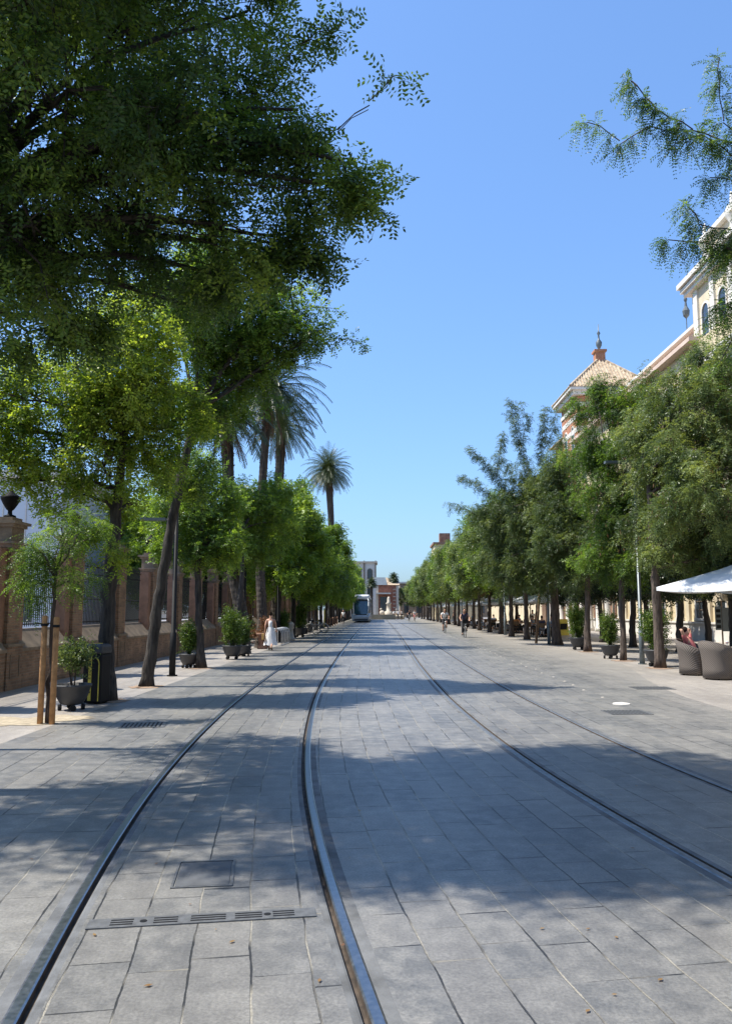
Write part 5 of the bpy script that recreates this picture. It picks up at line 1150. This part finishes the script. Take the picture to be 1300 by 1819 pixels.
wm = person(WALK, 'woman in a long white dress with dark hair in a bun, walking away', cw, cw, hair='bun', dress=True, sleeves=0, fingers=True); wm.location = (-4.62, 34.6, 0); wm.scale = (.93,) * 3
hbg = empty('handbag', (-4.93, 34.5, .45), 0, 'small tan bag hanging from the hand of the walking woman', 'handbag'); MB().box(-.03, .03, -.13, .13, 0, .26).build('bag_body', plain('tan_leather', (.55, .33, .10), .6, .2, 8), hbg, bevel=.02); MB().torus((0, 0, .26), .1, .008, 'x', 12, 5, 0, math.pi).build('handle', M_WOODD, hbg)
sm = person(REC, 'bearded man in a faded red shirt leaning back with hands behind his head', cr_, cb_, hair='beard', fingers=True, shorts=True, sleeves=.55); sm.location = (8.36, 21.6, 0.02); sm.rotation_euler = (0, 0, R(-128)); sm.scale = (.98,) * 3
def bicycle():
    r = empty('bicycle', (0, 0, 0)); 
    for y in (.54, -.54):
        w_ = MB().torus((0, y, .34), .33, .018, 'x', 28, 6).build('wheel', M_BLACK, r, True); s_ = MB()
        for k in range(14): a = k * math.pi / 7; s_.tube([(0.0, y, .34), (0, y + .32 * math.cos(a), .34 + .32 * math.sin(a))], .0018, 3, False)
        s_.torus((0, y, .34), .305, .009, 'x', 28, 5); s_.tube([(-.03, y, .34), (.03, y, .34)], .02, 8); s_.build('spokes', M_GALV, w_)
    fm = MB(); bb = (0, -.02, .30); st_ = (0, -.22, .82); hd = (0, .38, .88); hb_ = (0, .42, .70)
    for a, b in ((bb, st_), (bb, hb_), (st_, hd), (hd, hb_), (bb, (0, -.54, .34)), (st_, (0, -.54, .34)), (hb_, (0, .54, .34))): fm.tube([a, b], .017, 7)
    fm.build('frame', M_POLE, r, True); MB().tube([(-.27, .36, 1.02), (-.2, .42, 1.03), (0, .4, 1.0), (.2, .42, 1.03), (.27, .36, 1.02)], .014, 6).tube([hd, (0, .4, 1.0)], .015, 6).build('handlebar', M_GALV, r, True)
    MB().tube([(0, -.36, .93), (0, -.22, .94), (0, -.08, .93)], [.07, .06, .02], 8).tube([st_, (0, -.22, .92)], .014, 6).build('saddle', M_BLACK, r, True)
    MB().tube([(-.16, -.02, .30), (-.08, -.02, .44), (-.06, -.02, .30)], .01, 5).box(-.2, -.1, -.06, .02, .43, .45).box(.1, .2, -.06, .02, .14, .16).tube([(.06, -.02, .30), (.1, -.02, .15)], .01, 5).build('pedals', M_BLACK, r)
    MB().torus((0, .54, .34), .37, .012, 'x', 12, 5, .6, 2.6).torus((0, -.54, .34), .37, .012, 'x', 12, 5, .5, 2.8).build('mudguard', M_TRIM, r, True)
    MB().ball((0, .50, .80), .045, 6).build('headlight', M_WHITE, r); return r
bk = bicycle(); BX = []
def cyc(x, y, label, bl, s, *a, **k):
    p = person(RIDE, label, *a, **k); p.location = (x, y, .0); p.rotation_euler = (0, 0, math.pi); p.scale = (s,) * 3
    o = bk if not BX else dup(bk, (0, 0, 0)); BX.append(o); o.location = (x, y, 0); o.rotation_euler = (0, 0, math.pi); o.scale = (s,) * 3; tag(o, bl, 'bicycle', 'bicycles in the street'); return p
c1 = cyc(5.0, 61, 'cyclist in a white shirt and dark shorts riding towards the camera', 'bicycle with pale frame under the cyclist in white', 1.05, cw, cd, shorts=True, sleeves=.6, fingers=True)
c2 = cyc(5.42, 51.0, 'cyclist in a dark top with long hair, nearer of the two riding this way', 'bicycle with a small front light under the cyclist in dark clothes', 1.04, cb_, cd, hairlong=True, sleeves=.3, fingers=True)
c3 = cyc(4.75, 124, 'far cyclist dressed in black near the distant terrace', 'far bicycle under the cyclist in black', 1.0, cd, cd); c4 = cyc(5.65, 125.5, 'far cyclist dressed in white near the distant terrace', 'far bicycle under the rider in white', 1.0, cw, cr_, shorts=True)
bsk = MB().box(-.17, .17, -.12, .12, 0, .2, -.02); bs = bsk.build('bicycle_basket', M_BLACK, None, False, (5.42, 51.0 - .55, .9)); tag(bs, 'black basket fixed on the front of the nearer bicycle', 'basket')
for x, y, rz, lb in ((-4.95, 57.5, R(75), 'parked bicycle leaning by the bench, nearest'), (-4.6, 60.5, R(95), 'parked bicycle at the kerb beyond the bench'), (-4.8, 63.2, R(80), 'parked bicycle farthest of the three by the benches')): dup(bk, (x, y, 0), rz, 1, lb, 'bicycles in the street')
pb = person(STAND, 'person in black standing before the red shopfront on the right', cd, cd, sleeves=.5); pb.location = (15.6, 64, 0)
pw = person(STAND, 'person in a white top and dark trousers standing by the orange trees', cw, cd, sleeves=.4); pw.location = (11.9, 62.5, 0)
so1 = person(SIT, 'person in grey-blue seated at the distant terrace, first table', cg, cd); so2 = person(SIT, 'person in orange seated at the distant terrace, third table front', co_, cd, hairlong=True); so3 = person(SIT, 'person in navy seated at the distant terrace, first table front', cb_, cg)
src = [so1, so3, so2]; k = 0
for j, s_i in enumerate([0, 2, 8, 4, 5, 6, 9, 10, 12, 14, 16, 18, 21]):
    x, y, rz = seats[s_i]; nm = ('grey-blue', 'navy', 'orange')[j % 3]
    o = src[j] if j < 3 else dup(src[j % 3], (0, 0, 0)); o.location = (x, y, 0.0); o.rotation_euler = (0, 0, rz)
    if j >= 1: o['label'] = 'person in %s seated on the %s chair at the %s terrace table' % (nm, ('right hand', 'rear', 'front')[s_i % 3], ordn(s_i // 3))
    o['group'] = 'people seated at the distant terrace'
for j, (x, y, lb) in enumerate([(3.6, 148, 'far pedestrian in white in the middle of the street end'), (4.3, 150, 'far pedestrian in white nearest the right terrace'), (2.9, 153, 'far pedestrian in white in front of the fountain'), (-4.4, 101, 'pedestrian in white at the left kerb beside the tram')]):
    o = dup(pw, (x, y, 0), j, 1, lb, 'distant pedestrians')
for j, (x, y, lb) in enumerate([(-6.3, 70, 'pedestrian in black under the left trees beyond the benches'), (10.1, 108, 'pedestrian in black under the far parasols')]):
    o = dup(pb, (x, y, 0), j, 1, lb, 'distant pedestrians')

# ================================================================== TRAM
tr = empty('tram', (-2.43, 112, 0), 0, 'grey and white tram with a dark sloping windscreen coming along the left track', 'tram')
M_TSIL = plain('silver_paint', (.40, .42, .44), .35, .08, 1, metal=.3, bmp=0); M_TGL = plain('tram_glass', (.02, .055, .075), .08, .3, 1, spec=1.0, bmp=0); M_TW = plain('tram_white', (.76, .78, .80), .3, .05, 1, bmp=0); M_TD = plain('tram_dark', (.03, .034, .04), .4, .1, 1, bmp=0)
def loft(secs, n=None):
    m = MB(); k = len(secs[0])
    for s in secs: m.v += [tuple(p) for p in s]
    for i in range(len(secs) - 1):
        for j in range(k): j2 = (j + 1) % k; m.f.append((i * k + j, i * k + j2, (i + 1) * k + j2, (i + 1) * k + j))
    m.f.append(tuple(range(k))[::-1]); m.f.append(tuple((len(secs) - 1) * k + j for j in range(k))); return m
def sec(y, hw, z0, z1, r=.25):
    p = []
    for cx_, cz_, a0 in ((hw - r, z0 + .08, -90), (hw - r * .6, z1 - r, 0), (-hw + r * .6, z1 - r, 90), (-hw + r, z0 + .08, 180)):
        rr_ = r if cz_ > 1 else .08; rr2 = r * .6 if cz_ > 1 else r
        for q in range(4): a = R(a0 + 30 * q); p.append((cx_ + rr2 * math.cos(a), y, cz_ + rr_ * math.sin(a)))
    return p
loft([sec(.0, 1.0, .25, 1.0), sec(.05, 1.14, .22, 1.15), sec(.35, 1.25, .2, 1.3), sec(30, 1.25, .2, 1.3)]).build('lower_body', M_TSIL, tr, True)
loft([sec(.12, 1.08, 1.05, 1.6), sec(.32, 1.12, 1.1, 2.4), sec(.62, 1.18, 1.1, 3.25), sec(.95, 1.22, 1.1, 3.5), sec(30, 1.22, 1.1, 3.5)]).build('upper_body', M_TD, tr, True)
loft([sec(.5, 1.0, 3.25, 3.72, .12), sec(.75, 1.17, 3.2, 3.86, .15), sec(30, 1.2, 3.2, 3.86, .15)]).build('roof_fairing', M_TW, tr, True)
MB().add([(-.86, .02, 1.15), (.86, .02, 1.15), (.92, .25, 2.2), (.90, .52, 3.02), (-.90, .52, 3.02), (-.92, .25, 2.2)], [(0, 1, 2, 5), (5, 2, 3, 4)]).build('windscreen', M_TGL, tr)
m = MB()
for s in (-1, 1): m.tube([(s * .98, .0, 1.0), (s * 1.05, .18, 2.0), (s * 1.06, .48, 3.1), (s * .9, .62, 3.4)], [.05, .07, .08, .08], 8)
m.build('windscreen_pillar', M_TW, tr, True)
MB().box(-.86, .86, .40, .50, 3.03, 3.2).build('destination_sign', M_TD, tr)
for s in (-1, 1): MB().ball((s * .88, .02, 1.12), .09, 6).build('headlight', M_WHITE, tr, True)
MB().box(-.95, .95, -.04, .02, .32, .5).build('bumper', M_TD, tr); MB().box(-.3, .3, -.02, .03, .62, .8).build('front_badge', M_TSIL, tr)
wn = None
for i in range(13):
    y = 1.6 + i * 2.15
    if wn is None: wn = MB().box(1.20, 1.235, 0, 1.8, 1.35, 2.95).build('side_window', M_TGL, tr); o = wn
    else: o = wn.copy(); C.objects.link(o); o.parent = tr
    o.location = (0, y, 0)
m = MB()
for i in (2, 6, 10): m.box(1.235, 1.262, 1.6 + i * 2.15 - .1, 1.6 + i * 2.15 + 1.3, .35, 3.0)
m.build('door', M_TSIL, tr)
for i in (1, 9, 17, 25):
    o = MB().lathe([(.28, -.6), (.28, .6)], (0, 0, 0), 14).build('wheel', M_IRON, tr); o.rotation_euler = (0, R(90), 0); o.location = (0, i + 1.2, .29)
